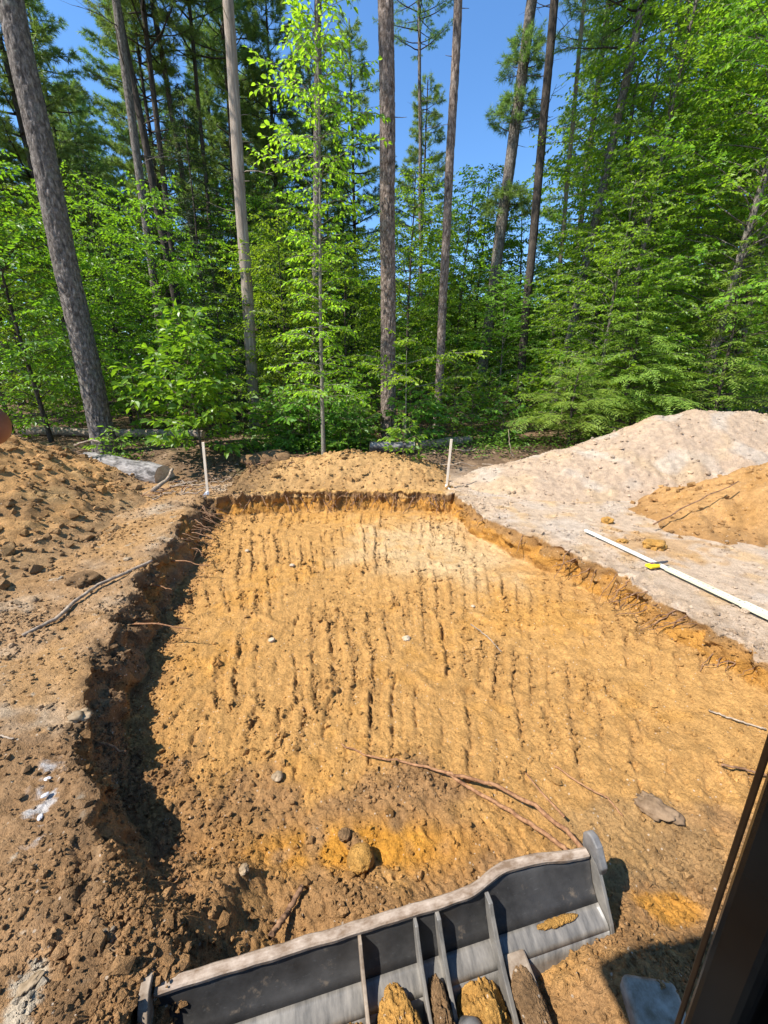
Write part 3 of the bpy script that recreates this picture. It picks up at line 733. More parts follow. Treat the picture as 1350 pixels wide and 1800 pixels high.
# ------------------------------------------------------------------ loose stones, clods and roots on the floor
SOILC = {'clod_orange': (0.47, 0.25, 0.065), 'clod_brown': (0.21, 0.125, 0.06)}
M['clod_orange'] = M['clod_brown'] = M['soil']
def lump_mesh(name, size, mat, seed, sub=2, rough=0.18, flat=1.0, grit=0.02):
    import bmesh
    bm = bmesh.new(); bmesh.ops.create_icosphere(bm, subdivisions=sub + 1, radius=1.0)
    v = np.array([x.co[:] for x in bm.verts])
    u = v * (np.array(size) / (np.prod(size) ** (1 / 3)))[None, :]
    r = 1 + rough * n3(u[:, 0] * 1.6, u[:, 1] * 1.6, u[:, 2] * 1.6, seed) + rough * 0.6 * n3(u[:, 0] * 4, u[:, 1] * 4, u[:, 2] * 4, seed + 1) + grit * n3(u[:, 0] * 11, u[:, 1] * 11, u[:, 2] * 11, seed + 2)
    r = r + grit * 0.7 * n3(u[:, 0] * 23, u[:, 1] * 23, u[:, 2] * 23, seed + 3)
    r = np.where(r > 1.05, 1.05 + (r - 1.05) * 0.45, r)
    v = v * r[:, None] * np.array(size) * np.array([1, 1, flat])
    for x, c in zip(bm.verts, v): x.co = c
    m = bpy.data.meshes.new(name); bm.to_mesh(m); bm.free(); m.materials.append(M[mat])
    m.polygons.foreach_set('use_smooth', np.ones(len(m.polygons), bool))
    if mat in SOILC:
        a = m.color_attributes.new('col', 'FLOAT_COLOR', 'POINT'); c = np.ones((len(m.vertices), 4), np.float32)
        c[:, :3] = np.array(SOILC[mat]) * (1 + 0.25 * n3(v[:, 0] * 30, v[:, 1] * 30, v[:, 2] * 30, seed + 9))[:, None]
        a.data.foreach_set('color', c.ravel())
    return m
def stone(name, label, cat, x, y, size, mat, seed, flat=0.7, rough=0.18, rot=0, tilt=0, sink=0.35):
    o = link(name, lump_mesh(name, size, mat, seed, 3, rough * 1.8, flat, 0.07), None, (x, y, top_z(x, y) + size[2] * flat * (1 - 2 * sink)), (tilt, 0, rot))
    return tag(o, label, cat)
stone('stone', 'round white stone in the middle of the pit floor', 'stone', 0.23, 3.46, (0.045, 0.036, 0.036), 'stone_pale', 1)
stone('stone', 'flat brown stone slab lying near the glossy black post', 'stone', 1.68, 1.76, (0.13, 0.075, 0.06), 'slab', 2, 0.5, 0.26, -0.6, 0.1)
stone('dirt_clod', 'large rounded orange clod in front of the blade', 'dirt clod', -0.13, 1.47, (0.07, 0.075, 0.07), 'clod_orange', 3, 0.8, 0.15)
stone('dirt_clod', 'brown clod just beyond the large orange clod', 'dirt clod', -0.23, 1.60, (0.036, 0.036, 0.036), 'clod_brown', 4)
stone('dirt_clod', 'lone orange clod beyond the tip of the measuring rod', 'dirt clod', 3.5, 5.86, (0.09, 0.08, 0.09), 'clod_orange', 5, 0.8, 0.3)
stone('dirt_clod', 'wide orange clod beside the yellow laser receiver', 'dirt clod', 3.62, 4.9, (0.17, 0.12, 0.09), 'clod_orange', 6, 0.8, 0.3, 0.3)
stone('dirt_clod', 'small orange clod between the rod tip and the wide clod', 'dirt clod', 3.27, 5.05, (0.07, 0.06, 0.05), 'clod_orange', 7, 0.7, 0.3)
stone('stone', 'pale stone on the left bank beside the grey root', 'stone', -3.15, 4.45, (0.05, 0.045, 0.035), 'stone', 8)
stone('dirt_clod', 'biggest brown clod on the left bank, near the frame edge', 'dirt clod', -3.25, 3.85, (0.17, 0.13, 0.1), 'clod_brown', 9, 0.7, 0.25)
stone('stone', 'angular pale stone on the left rim of the pit', 'stone', -1.99, 2.05, (0.07, 0.05, 0.05), 'stone', 10, 0.7, 0.3, 0.5)
stone('stone', 'small white pebble at the foot of the left wall', 'stone', -1.15, 3.45, (0.035, 0.03, 0.03), 'stone_pale', 11)
stone('stone', 'cream pebble on the pale sand at the far right of the floor', 'stone', 1.05, 4.1, (0.025, 0.022, 0.02), 'stone_pale', 12)
stone('stone', 'white pebble near the far left corner of the pit floor', 'stone', -2.1, 5.6, (0.032, 0.03, 0.028), 'stone_pale', 13)
stone('stone', 'pale pebble halfway along the far floor of the pit', 'stone', -1.3, 5.1, (0.036, 0.03, 0.028), 'stone_pale', 14)
stone('stone', 'round grey brown stone left of the orange patch', 'stone', -0.72, 1.98, (0.038, 0.034, 0.03), 'stone', 15)
stone('stone', 'small round stone at the edge of the orange patch', 'stone', -0.72, 1.36, (0.025, 0.025, 0.025), 'stone', 16)
stone('stone', 'flat chip of pale stone lying at the bottom left corner', 'stone', -1.30, 0.83, (0.04, 0.02, 0.014), 'stone', 17, 0.5, 0.25, 0.9)
stone('stone', 'whitish stone on the crown of the far berm', 'stone', -0.75, 8.12, (0.08, 0.06, 0.07), 'stone', 18)
stone('stone', 'tiny white stone on the brown soil right of the blade', 'stone', 1.06, 1.02, (0.014, 0.02, 0.012), 'stone_pale', 19, 0.8)
stone('stone', 'pale stone standing against the front of the top edge', 'stone', -0.38, 1.06, (0.02, 0.015, 0.03), 'stone_pale', 20, 1.0)
ash = [(-1.86, 1.62), (-1.80, 1.53), (-1.74, 1.42)]
for k, (x, y) in enumerate(ash):
    o = link('ash_flake', lump_mesh('ash_flake', (0.017, 0.013, 0.010), 'ash', 30 + k, 2, 0.4, 0.7), None, (x, y, top_z(x, y) + 0.004), (0, 0, k))
    tag(o, 'bluish white ashy lump on the near left bank', 'ash lump', 'ashy lumps on the near left bank')

def floor_path(pts, lift):
    P = np.array([(x, y, top_z(x, y) + l) for (x, y), l in zip(pts, lift)])
    t = np.linspace(0, len(P) - 1, 36); i = np.clip(t.astype(int), 0, len(P) - 2); f = (t - i)[:, None]
    f = f * f * (3 - 2 * f)
    return P[i] * (1 - f) + P[i + 1] * f
g = Geo()
Pm = floor_path([(-0.30, 2.22), (-0.1, 2.10), (0.1, 2.06), (0.30, 2.0), (0.45, 1.93), (0.68, 1.87), (0.9, 1.75), (1.06, 1.58), (1.13, 1.5)], [0.0, 0.02, 0.02, 0.03, 0.05, 0.06, 0.07, 0.07, 0.02])
Pm += rng.normal(0, 0.005, Pm.shape)
V, Q, T = tube(Pm, np.linspace(0.005, 0.015, len(Pm))*(1+0.25*n2(np.arange(len(Pm))*0.7,np.zeros(len(Pm)),44)), 8); g.add(V, Q, T)
P2 = floor_path([(0.42, 1.95), (0.56, 1.86), (0.75, 1.72), (0.95, 1.56), (1.05, 1.49)], [0.05, 0.02, 0.03, 0.05, 0.03]) + rng.normal(0, 0.002, (36, 3))
V, Q, T = tube(P2, np.linspace(0.010, 0.014, 36), 8); g.add(V, Q, T)
P3 = floor_path([(0.95, 1.98), (1.0, 1.85), (1.08, 1.68)], [0.01, 0.04, 0.06]); V, Q, T = tube(P3, np.linspace(0.004, 0.009, 36), 6); g.add(V, Q, T)
tag(link('tree_root', g.mesh('tree_root', M['root_bare'], True)), 'long forked reddish root lying on the floor above the blade', 'root')
def floor_root(label, pts, lift, r0, r1, mat='root', name='tree_root'):
    g = Geo(); P = floor_path(pts, lift) + rng.normal(0, 0.002, (36, 3))
    V, Q, T = tube(P, np.linspace(r0, r1, 36), 7); g.add(V, Q, T)
    tag(link(name, g.mesh(name, M[mat], True)), label, 'root')
floor_root('long grey root lying along the top of the left bank', [(-2.72, 4.25), (-2.85, 4.0), (-3.02, 3.75), (-3.05, 3.45), (-3.0, 3.15), (-3.1, 2.9)], [0.05, 0.02, 0.03, 0.02, 0.03, 0.0], 0.018, 0.016, 'dead_wood')
floor_root('short brown root half buried just in front of the blade', [(-0.42, 1.32), (-0.47, 1.22), (-0.52, 1.12)], [0.015, 0.02, 0.02], 0.013, 0.015, 'root')
floor_root('thin pale root snaking towards the flat brown stone', [(1.18, 2.05), (1.3, 1.9), (1.42, 1.82), (1.46, 1.72)], [0.01, 0.02, 0.01, 0.0], 0.006, 0.005, 'root_bare')
floor_root('thin straw coloured root across the tooth marks right of centre', [(0.95, 3.75), (1.08, 3.5), (1.16, 3.3)], [0.01, 0.02, 0.01], 0.006, 0.005, 'dead_wood')
floor_root('thin dark root on the floor below the bunched wall roots', [(2.25, 1.98), (2.4, 1.93), (2.55, 1.86)], [0.01, 0.02, 0.01], 0.008, 0.006, 'root')
floor_root('slim grey root near the right wall of the pit', [(2.5, 2.42), (2.62, 2.3), (2.75, 2.22)], [0.01, 0.02, 0.01], 0.007, 0.006, 'dead_wood')
floor_root('fine root curling over the near left bank', [(-2.75, 1.95), (-2.5, 1.9), (-2.25, 1.86)], [0.01, 0.02, 0.0], 0.007, 0.005, 'dead_wood')

# ------------------------------------------------------------------ excavator: blade, arms, cab post
def paint_mat():
    m, n, out = new_mat('blade_paint')
    b = n.nodes.new('ShaderNodeBsdfPrincipled'); n.links.new(b.outputs[0], out.inputs['Surface'])
    tc = n.nodes.new('ShaderNodeTexCoord')
    def no(s, d, st=(1, 1, 1)):
        mp = n.nodes.new('ShaderNodeMapping'); mp.inputs['Scale'].default_value = st
        n.links.new(tc.outputs['Object'], mp.inputs[0])
        t = n.nodes.new('ShaderNodeTexNoise'); t.inputs['Scale'].default_value = s; t.inputs['Detail'].default_value = d; t.inputs['Roughness'].default_value = 0.7
        n.links.new(mp.outputs[0], t.inputs['Vector']); return t
    def rng_(t, a, c, lo=0, hi=1):
        r = n.nodes.new('ShaderNodeMapRange'); r.inputs[1].default_value = a; r.inputs[2].default_value = c; r.inputs[3].default_value = lo; r.inputs[4].default_value = hi
        n.links.new(t.outputs['Fac'], r.inputs[0]); return r
    a = no(5, 8); s = no(30, 6, (1, 6, 1)); d = no(14, 9)
    def mixc(f, A, B):
        x = n.nodes.new('ShaderNodeMix'); x.data_type = 'RGBA'; n.links.new(f.outputs[0], x.inputs['Factor'])
        if hasattr(A, 'outputs'): n.links.new(A.outputs['Result'], x.inputs['A'])
        else: x.inputs['A'].default_value = (*A, 1)
        x.inputs['B'].default_value = (*B, 1); return x
    c = mixc(rng_(a, 0.35, 0.7), (0.020, 0.019, 0.018), (0.055, 0.052, 0.049))
    c = mixc(rng_(s, 0.62, 0.82, 0, 0.35), c, (0.26, 0.26, 0.25))
    c = mixc(rng_(d, 0.60, 0.75, 0, 0.45), c, (0.27, 0.20, 0.13))
    n.links.new(c.outputs['Result'], b.inputs['Base Color'])
    rr = rng_(d, 0.3, 0.7, 0.42, 0.75); n.links.new(rr.outputs[0], b.inputs['Roughness'])
    b.inputs['Specular IOR Level'].default_value = 0.35
    bp = n.nodes.new('ShaderNodeBump'); bp.inputs['Strength'].default_value = 0.3; bp.inputs['Distance'].default_value = 0.004
    n.links.new(d.outputs['Fac'], bp.inputs['Height']); n.links.new(bp.outputs[0], b.inputs['Normal'])
    return m
M['paint'] = paint_mat()
M['paint_worn'] = simple_mat('paint_worn', (0.06, 0.056, 0.05), (0.25, 0.225, 0.19), 5, rough=0.42, spec=0.6, bump=0.2, dist=0.003, stretch=(6, 1.5, 1.5), detail=9, lo=0.3, hi=0.75)
M['steel_worn'] = simple_mat('steel_worn', (0.15, 0.095, 0.055), (0.38, 0.30, 0.23), 14, rough=0.7, metal=0.0, spec=0.4, bump=0.7, dist=0.006, stretch=(1, 2, 2), detail=10)
M['steel_dirty'] = simple_mat('steel_dirty', (0.15, 0.105, 0.068), (0.33, 0.265, 0.20), 14, rough=0.75, spec=0.3, bump=0.5, dist=0.004)
M['gloss_black'] = simple_mat('gloss_black', (0.006, 0.006, 0.006), (0.016, 0.014, 0.011), 4, rough=0.25, spec=0.18, bump=0.02, dist=0.01)
M['rubber'] = simple_mat('rubber', (0.012, 0.012, 0.012), (0.03, 0.028, 0.025), 30, rough=0.7, bump=0.2, dist=0.003)
M['seal_brown'] = simple_mat('seal_brown', (0.04, 0.018, 0.007), (0.08, 0.035, 0.012), 12, rough=0.4, bump=0.1, dist=0.003)
M['grey_plastic'] = simple_mat('grey_plastic', (0.16, 0.115, 0.075), (0.36, 0.30, 0.24), 16, rough=0.7, bump=0.4, dist=0.004)
M['dark_steel'] = simple_mat('dark_steel', (0.10, 0.095, 0.09), (0.24, 0.22, 0.20), 10, rough=0.5, metal=0.3, bump=0.3, dist=0.004)

EX = math.atan2(0.42, 1.78)      # the machine is turned to the left
exc = thing('excavator', 'compact excavator with dark dozer blade and glossy black door post, seen from its own cab', 'excavator', (0.065, 1.062, -0.455), EX)
# local frame: x along the blade, y away from the camera, z up from the pit floor
def prof_strip(xs, prof, bow=None, thick=0.014, fade=(0, 1)):
    "a plate swept along x with the given (y, z) profile, closed with thickness"
    xs = np.asarray(xs); prof = np.asarray(prof, float)
    t = np.gradient(prof, axis=0); t /= np.linalg.norm(t, axis=1)[:, None]
    nrm = np.stack([-t[:, 1], t[:, 0]], -1)
    loop = np.concatenate([prof, (prof + nrm * thick)[::-1]])
    k = len(loop); V = []
    for i, x in enumerate(xs):
        dy = 0 if bow is None else bow[i] * np.clip((loop[:, 1] - fade[0]) / (fade[1] - fade[0]), 0, 1)
        V.append(np.stack([np.full(k, x), loop[:, 0] + dy, loop[:, 1]], -1))
    V = np.concatenate(V); j = np.arange(k); j2 = (j + 1) % k
    Q = np.concatenate([np.stack([i * k + j, i * k + j2, (i + 1) * k + j2, (i + 1) * k + j], -1) for i in range(len(xs) - 1)])
    V2 = np.concatenate([V]); tri = []
    for e in (0, (len(xs) - 1) * k):
        for a in range(k // 2 - 1):
            q = [e + a, e + a + 1, e + k - 2 - a, e + k - 1 - a]
            Q = np.concatenate([Q, [q if e == 0 else q[::-1]]])
    return V2, Q
xs = np.linspace(-0.955, 0.955, 60)
bowf = 0.055 * ss(0.28, 0.55, xs) - 0.035 * ss(0.6, 0.955, xs) + 0.004 * n2(xs * 6, xs * 0, 501)
curve = [(0.000, 0.375), (-0.012, 0.34), (-0.022, 0.30), (-0.036, 0.26), (-0.058, 0.225), (-0.082, 0.20)]
blade = link('dozer_blade', Geo().add(*prof_strip(xs, curve, bowf, fade=(0.20, 0.375))).mesh('dozer_blade', M['paint'], True), exc)
ledge = [(-0.082, 0.205), (-0.10, 0.198), (-0.125, 0.19), (-0.15, 0.178), (-0.165, 0.16)]
link('ledge', Geo().add(*prof_strip(xs, ledge)).mesh('ledge', M['paint_worn'], True), blade)
low = [(-0.166, 0.158), (-0.178, 0.12), (-0.195, 0.07), (-0.215, 0.01), (-0.225, -0.04)]
link('lower_panel', Geo().add(*prof_strip(xs, low)).mesh('lower_panel', M['paint_worn'], True), blade)
# worn top edge: a thick flat bar with a bent right half
g = Geo()
xe = np.linspace(-0.945, 0.945, 90)
be = 0.055 * ss(0.28, 0.55, xe) - 0.035 * ss(0.6, 0.955, xe) + 0.003 * n2(xe * 9, xe * 0, 502)
wv = 0.004 * n2(xe * 14, xe * 0, 503)
k = 8; Ve = []
for x, b_, w_ in zip(xe, be, wv):
    hw = 0.015 + w_ * 0.4; z0 = 0.372; zt = 0.398 + 0.4 * w_
    pts = [(-hw - 0.012, z0), (-hw - 0.014, zt - 0.006), (-hw - 0.008, zt), (0, zt + 0.003), (hw - 0.006, zt), (hw, zt - 0.008), (hw, z0), (0, z0 - 0.002)]
    Ve.append([(x, b_ + p + 0.012, q) for p, q in pts])
Ve = np.array(Ve).reshape(-1, 3); j = np.arange(k); j2 = (j + 1) % k
Qe = np.concatenate([np.stack([i * k + j, (i + 1) * k + j, (i + 1) * k + j2, i * k + j2], -1) for i in range(len(xe) - 1)])
e1 = (len(xe) - 1) * k
Qe = np.concatenate([Qe, [[0, 1, 2, 3], [0, 3, 4, 7], [4, 5, 6, 7], [e1 + 3, e1 + 2, e1 + 1, e1], [e1 + 7, e1 + 4, e1 + 3, e1], [e1 + 7, e1 + 6, e1 + 5, e1 + 4]]])
g.add(Ve, Qe); link('top_edge', g.mesh('top_edge', M['steel_worn'], False), blade)

def plate(name, outline, x, th, mat, parent, lean=0.0, bev=0.003):
    "vertical plate in the local y-z plane"
    o = np.asarray(outline, float); n = len(o)
    V = np.concatenate([np.stack([np.full(n, x - th / 2) + lean * o[:, 1], o[:, 0], o[:, 1]], -1), np.stack([np.full(n, x + th / 2) + lean * o[:, 1], o[:, 0], o[:, 1]], -1)])
    m = bpy.data.meshes.new(name)
    faces = [list(range(n))[::-1], list(range(n, 2 * n))] + [[i, (i + 1) % n, n + (i + 1) % n, n + i] for i in range(n)]
    m.from_pydata([tuple(v) for v in V], [], faces); m.materials.append(M[mat]); m.update()
    ob = link(name, m, parent)
    if bev: bevel(ob, bev, 2)
    return ob
endL = [(0.06, 0.0), (0.065, 0.30), (0.055, 0.42), (0.02, 0.435), (-0.02, 0.43), (-0.05, 0.40), (-0.12, 0.30), (-0.22, 0.16), (-0.30, 0.0)]
plate('end_plate', endL, -0.972, 0.034, 'steel_dirty', blade)
endR = [(0.05, -0.02), (0.06, 0.30), (0.03, 0.38), (-0.03, 0.37), (-0.08, 0.30), (-0.16, 0.18), (-0.24, 0.0)]
plate('end_plate', endR, 0.970, 0.018, 'paint_worn', blade)
loopo = [(0.075, 0.36), (0.085, 0.43), (0.065, 0.465), (0.03, 0.47), (-0.005, 0.45), (-0.03, 0.41), (-0.055, 0.38), (-0.05, 0.33), (0.0, 0.32)]
plate('lifting_lug', loopo, 0.982, 0.040, 'dark_steel', blade, bev=0.008)
rib = [(0.0, 0.372), (-0.045, 0.372), (-0.07, 0.33), (-0.12, 0.27), (-0.20, 0.20), (-0.34, 0.10), (-0.50, 0.03), (-0.50, -0.05), (-0.20, -0.03), (-0.15, 0.16), (-0.08, 0.20), (-0.03, 0.29)]
for x, th in ((-0.175, 0.014), (0.065, 0.014), (0.165, 0.018), (0.405, 0.020)):
    plate('rib', rib, x, th, 'steel_dirty' if x < 0 else 'paint_worn', blade)
# push arms: box beams going back under the machine
def arm(name, x, w, mat, x1):
    P = [(-0.14, 0.20), (-0.30, 0.14), (-0.6, 0.08), (-1.3, 0.10)]
    V = []
    for i, (y, z) in enumerate(P):
        xx = x + (x1 - x) * i / 3
        h = 0.13
        V += [(xx - w / 2, y, z - h), (xx + w / 2, y, z - h), (xx + w / 2, y, z), (xx - w / 2, y, z)]
    Q = [[i * 4 + a, i * 4 + (a + 1) % 4, i * 4 + 4 + (a + 1) % 4, i * 4 + 4 + a] for i in range(3) for a in range(4)] + [[3, 2, 1, 0], [12, 13, 14, 15]]
    o = link(name, Geo().add(V, Q).mesh(name, M[mat]), exc); bevel(o, 0.01, 2); return o
arm('push_arm', -0.055, 0.10, 'steel_dirty', -0.055)
arm('push_arm', 0.475, 0.105, 'steel_dirty', 0.52)
# lift cylinder end between the arms
g = Geo()
V, Q, T = tube([(0.19, -0.27, 0.13), (0.20, -0.30, 0.155), (0.20, -0.35, 0.165), (0.20, -0.6, 0.2), (0.20, -1.0, 0.28)], [0.035, 0.062, 0.07, 0.07, 0.07], 20); g.add(V, Q, T)
bevel(link('lift_cylinder', g.mesh('lift_cylinder', M['dark_steel'], True), exc), 0.006, 2)

def box_part(name, c, size, mat, parent, M3=None, bev=0.01):
    o = link(name, Geo().add(*box_arr(c, size, M3)).mesh(name, M[mat]), parent)
    if bev: bevel(o, bev, 3)
    return o
inv = Matrix.Rotation(-EX, 4, 'Z') @ Matrix.Translation(Vector((-0.065, -1.062, 0.455)))
def L(x, y, z): return inv @ Vector((x, y, z))
def beam(name, a, b, depth_dir, width_dir, w, d, mat, parent, bev=0.012):
    a = np.array(L(*a)); b = np.array(L(*b)); Rz = np.array(Matrix.Rotation(-EX, 3, 'Z'))
    wd = Rz @ np.array(width_dir, float); dd = Rz @ np.array(depth_dir, float)
    V = [p + s * wd * w + t * dd * d for p in (a, b) for s, t in ((0, 0), (1, 0), (1, 1), (0, 1))]
    Q = [[0, 1, 2, 3], [7, 6, 5, 4], [0, 4, 5, 1], [1, 5, 6, 2], [2, 6, 7, 3], [3, 7, 4, 0]]
    o = link(name, Geo().add(V, Q).mesh(name, M[mat]), parent)
    if bev: bevel(o, bev, 3)
    return o
# door post: a raked glossy post, its forward left edge runs from (0.72,0.60,1.57)...
pa = (0.640, 0.56, 2.75); pb = (0.785, 0.57, 0.42)
beam('door_post', pa, pb, (0.25, -0.97, 0), (0.97, 0.25, 0), 0.13, 0.10, 'gloss_black', exc, 0.02)
beam('door_seal', (0.635, 0.568, 2.75), (0.780, 0.578, 0.42), (0.25, -0.97, 0), (0.97, 0.25, 0), 0.006, 0.012, 'seal_brown', exc, 0.004)
beam('door_panel', (0.80, 0.54, 2.75), (0.945, 0.54, 0.42), (0.35, -0.93, 0), (0.93, 0.35, 0), 0.02, 0.9, 'rubber', exc, 0.006)
beam('door_rail', (0.745, 0.47, 1.50), (0.885, 0.47, 0.40), (0.25, -0.97, 0), (0.97, 0.25, 0), 0.05, 0.05, 'rubber', exc, 0.01)
box_part('cab_floor', (0.05, -1.42, 0.62), (1.5, 1.5, 0.10), 'rubber', exc)
box_part('cab_back', (0.05, -2.3, 1.6), (1.4, 0.35, 1.9), 'gloss_black', exc, None, 0.05)
_c = L(-1.15, 0.05, 2.75)
box_part('cab_roof', (_c.x + 0.95, _c.y - 0.8, _c.z + 0.04), (1.9, 1.6, 0.08), 'gloss_black', exc, None, 0.03)
for sx in (-0.62, 0.78):
    g = Geo()
    a = np.linspace(0, 2 * np.pi, 40, endpoint=False)
    yy = -1.75 + np.sign(np.cos(a)) * 0.75 + 0.30 * np.cos(a); zz = 0.28 + 0.28 * np.sin(a)
    V = np.concatenate([np.stack([np.full(40, sx - 0.17), yy, zz], -1), np.stack([np.full(40, sx + 0.17), yy, zz], -1), [[sx - 0.17, -1.75, 0.28], [sx + 0.17, -1.75, 0.28]]])
    j = np.arange(40); j2 = (j + 1) % 40
    g.add(V, np.stack([j, j2, 40 + j2, 40 + j], -1), np.concatenate([np.stack([np.full(40, 80), j2, j], -1), np.stack([np.full(40, 81), 40 + j, 40 + j2], -1)]))
    link('track', g.mesh('track', M['rubber']), exc)
sp = L(1.04, 0.84, -0.20)
bevel(link('step', Geo().add(*box_arr(tuple(sp), (0.20, 0.16, 0.10), Matrix.Rotation(-0.35, 3, 'Z'))).mesh('step', M['grey_plastic']), exc), 0.025, 4)
sp = L(0.84, 0.74, -0.22)
bevel(link('step', Geo().add(*box_arr(tuple(sp), (0.18, 0.12, 0.10), Matrix.Rotation(-0.35, 3, 'Z'))).mesh('step', M['grey_plastic']), exc), 0.025, 4)

# soil caught on the blade
def soil_lump(label, x, y, z, size, mat, seed, rot=0.0):
    p = exc.matrix_basis @ Vector((x, y, z))
    o = link('soil_lump', lump_mesh('soil_lump', size, mat, seed, 5, 0.2, 1.0, 0.10), None, p, (0, 0, EX + rot)); tag(o, label, 'soil lump')
soil_lump('orange soil caught left of the leftmost rib', -0.25, -0.26, 0.03, (0.10, 0.19, 0.15), 'clod_orange', 61)
soil_lump('orange brown soil lump between the two left ribs', -0.055, -0.25, 0.12, (0.085, 0.15, 0.14), 'clod_orange', 62)
soil_lump('brown soil wedged between the two close middle ribs', 0.115, -0.25, 0.09, (0.050, 0.18, 0.14), 'clod_brown', 63)
soil_lump('orange soil lump behind the rounded cylinder end', 0.29, -0.28, 0.04, (0.11, 0.17, 0.15), 'clod_orange', 64)
soil_lump('thin orange smear of soil resting on the right ledge', 0.72, -0.10, 0.205, (0.10, 0.018, 0.012), 'clod_orange', 65)
soil_lump('dry brown soil coating the top of the right push arm', 0.478, -0.27, 0.155, (0.056, 0.15, 0.034), 'clod_brown', 66)

# ------------------------------------------------------------------ grade stakes
def stake(label, x, y, h, lean, w=0.045):
    z = top_z(x, y) - 0.05
    t = thing('grade_stake', label, 'stake', (x, y, z))
    V = []
    for (zz, s, dx) in ((0.0, 0.5, 0), (0.05, 1, 0), (h, 1, lean)):
        V += [(dx - w / 2 * s, -0.011 * s, zz), (dx + w / 2 * s, -0.011 * s, zz), (dx + w / 2 * s, 0.011 * s, zz), (dx - w / 2 * s, 0.011 * s, zz)]
    Q = [[i * 4 + a, i * 4 + (a + 1) % 4, i * 4 + 4 + (a + 1) % 4, i * 4 + 4 + a] for i in range(2) for a in range(4)] + [[3, 2, 1, 0], [8, 9, 10, 11]]
    bevel(link('shaft', Geo().add(V, Q).mesh('shaft', M['stake']), t), 0.002, 1)
    g = Geo()
    for k in range(5):
        a = rng.uniform(0, 6.28); P = wiggle((0, 0, 0.09), (0.09 * math.cos(a), 0.09 * math.sin(a) - 0.02, 0.03), 5, 0.006, rng)
        S = np.array([0, 0, 0.02]); V = np.concatenate([P, P + S]); Q = [[i, i + 1, 6 + i, 5 + i] for i in range(4)]; g.add(V, Q)
    V, Q, T = tube([(0, 0, 0.06), (0, 0, 0.12)], 0.03, 8); g.add(V, Q, T)
    link('ribbon', g.mesh('ribbon', M['ribbon']), t)
stake('wooden grade stake at the far left corner of the pit', -3.30, 7.18, 1.03, 0.05)
stake('wooden grade stake at the far right corner, by the sandy heap', 1.28, 7.9, 1.05, 0.05)

# ------------------------------------------------------------------ measuring rod with laser receiver
M['rod'] = simple_mat('rod', (0.52, 0.50, 0.33), (0.64, 0.61, 0.44), 6, rough=0.4, bump=0.05, spec=0.5)
M['rod_white'] = simple_mat('rod_white', (0.52, 0.51, 0.45), (0.66, 0.65, 0.59), 6, rough=0.4, bump=0.05, spec=0.5)
M['yellow'] = simple_mat('yellow', (0.80, 0.56, 0.01), (0.88, 0.64, 0.02), 8, rough=0.35, bump=0.05, spec=0.5)
M['black_plastic'] = simple_mat('black_plastic', (0.03, 0.03, 0.035), (0.07, 0.07, 0.075), 20, rough=0.5, bump=0.1)
M['display'] = simple_mat('display', (0.12, 0.06, 0.06), (0.2, 0.11, 0.11), 20, rough=0.2, bump=0.0)
M['mark'] = simple_mat('mark', (0.05, 0.05, 0.05), (0.08, 0.08, 0.08), 20, rough=0.5, bump=0.0)
ra = np.array((2.93, 5.41)); rb = np.array((3.98, 1.75)); rl = np.linalg.norm(rb - ra); rd = (rb - ra) / rl
rz = math.atan2(rd[1], rd[0])
zr = max(top_z(*(ra + rd * t)) for t in np.linspace(0, rl, 30)) - 0.005
rod = thing('measuring_rod', 'long pale yellow telescopic grade rod lying on the right bank', 'measuring rod', (ra[0], ra[1], zr + 0.012), rz)
def rod_sec(name, x0, x1, w, h, z, mat): return bevel(link(name, Geo().add(*box_arr(((x0 + x1) / 2, 0, z + h / 2), (x1 - x0, w, h))).mesh(name, M[mat]), rod), 0.006, 2)
rod_sec('inner_section', 0.0, 1.30, 0.055, 0.030, 0.006, 'rod_white')
rod_sec('middle_section', 1.28, 2.1, 0.068, 0.040, 0.002, 'rod')
rod_sec('outer_section', 2.08, rl, 0.080, 0.050, 0.0, 'rod')
g = Geo()
for k in range(70):
    x = 0.05 + k * 0.05; h = 0.0366 if x < 1.28 else (0.0426 if x < 2.08 else 0.0506); w = 0.018 if k % 5 else 0.03
    if x > rl - 0.05: break
    V = [(x, -0.02, h), (x + 0.010, -0.02, h), (x + 0.010, -0.02 + w, h), (x, -0.02 + w, h)]; g.add(V, [[0, 1, 2, 3]])
tag(link('graduation', g.mesh('graduation', M['mark']), rod), kind='stuff')
lr = thing('laser_receiver', 'yellow laser receiver with black clamp fixed across the rod', 'laser receiver', (ra[0] + rd[0] * 1.16, ra[1] + rd[1] * 1.16, zr + 0.014), rz)
bevel(link('body', Geo().add(*box_arr((0.02, -0.085, 0.018), (0.085, 0.16, 0.032))).mesh('body', M['yellow']), lr), 0.008, 3)
bevel(link('display', Geo().add(*box_arr((-0.005, -0.075, 0.036), (0.04, 0.07, 0.004))).mesh('display', M['display']), lr), 0.001, 1)
bevel(link('clamp', Geo().add(*box_arr((0.01, 0.02, 0.036), (0.035, 0.15, 0.020))).mesh('clamp', M['black_plastic']), lr), 0.004, 2)
V, Q, T = tube([(0.01, 0.07, 0.036), (0.01, 0.135, 0.038)], 0.013, 12)
link('knob', Geo().add(V, Q, T).mesh('knob', M['black_plastic']), lr)

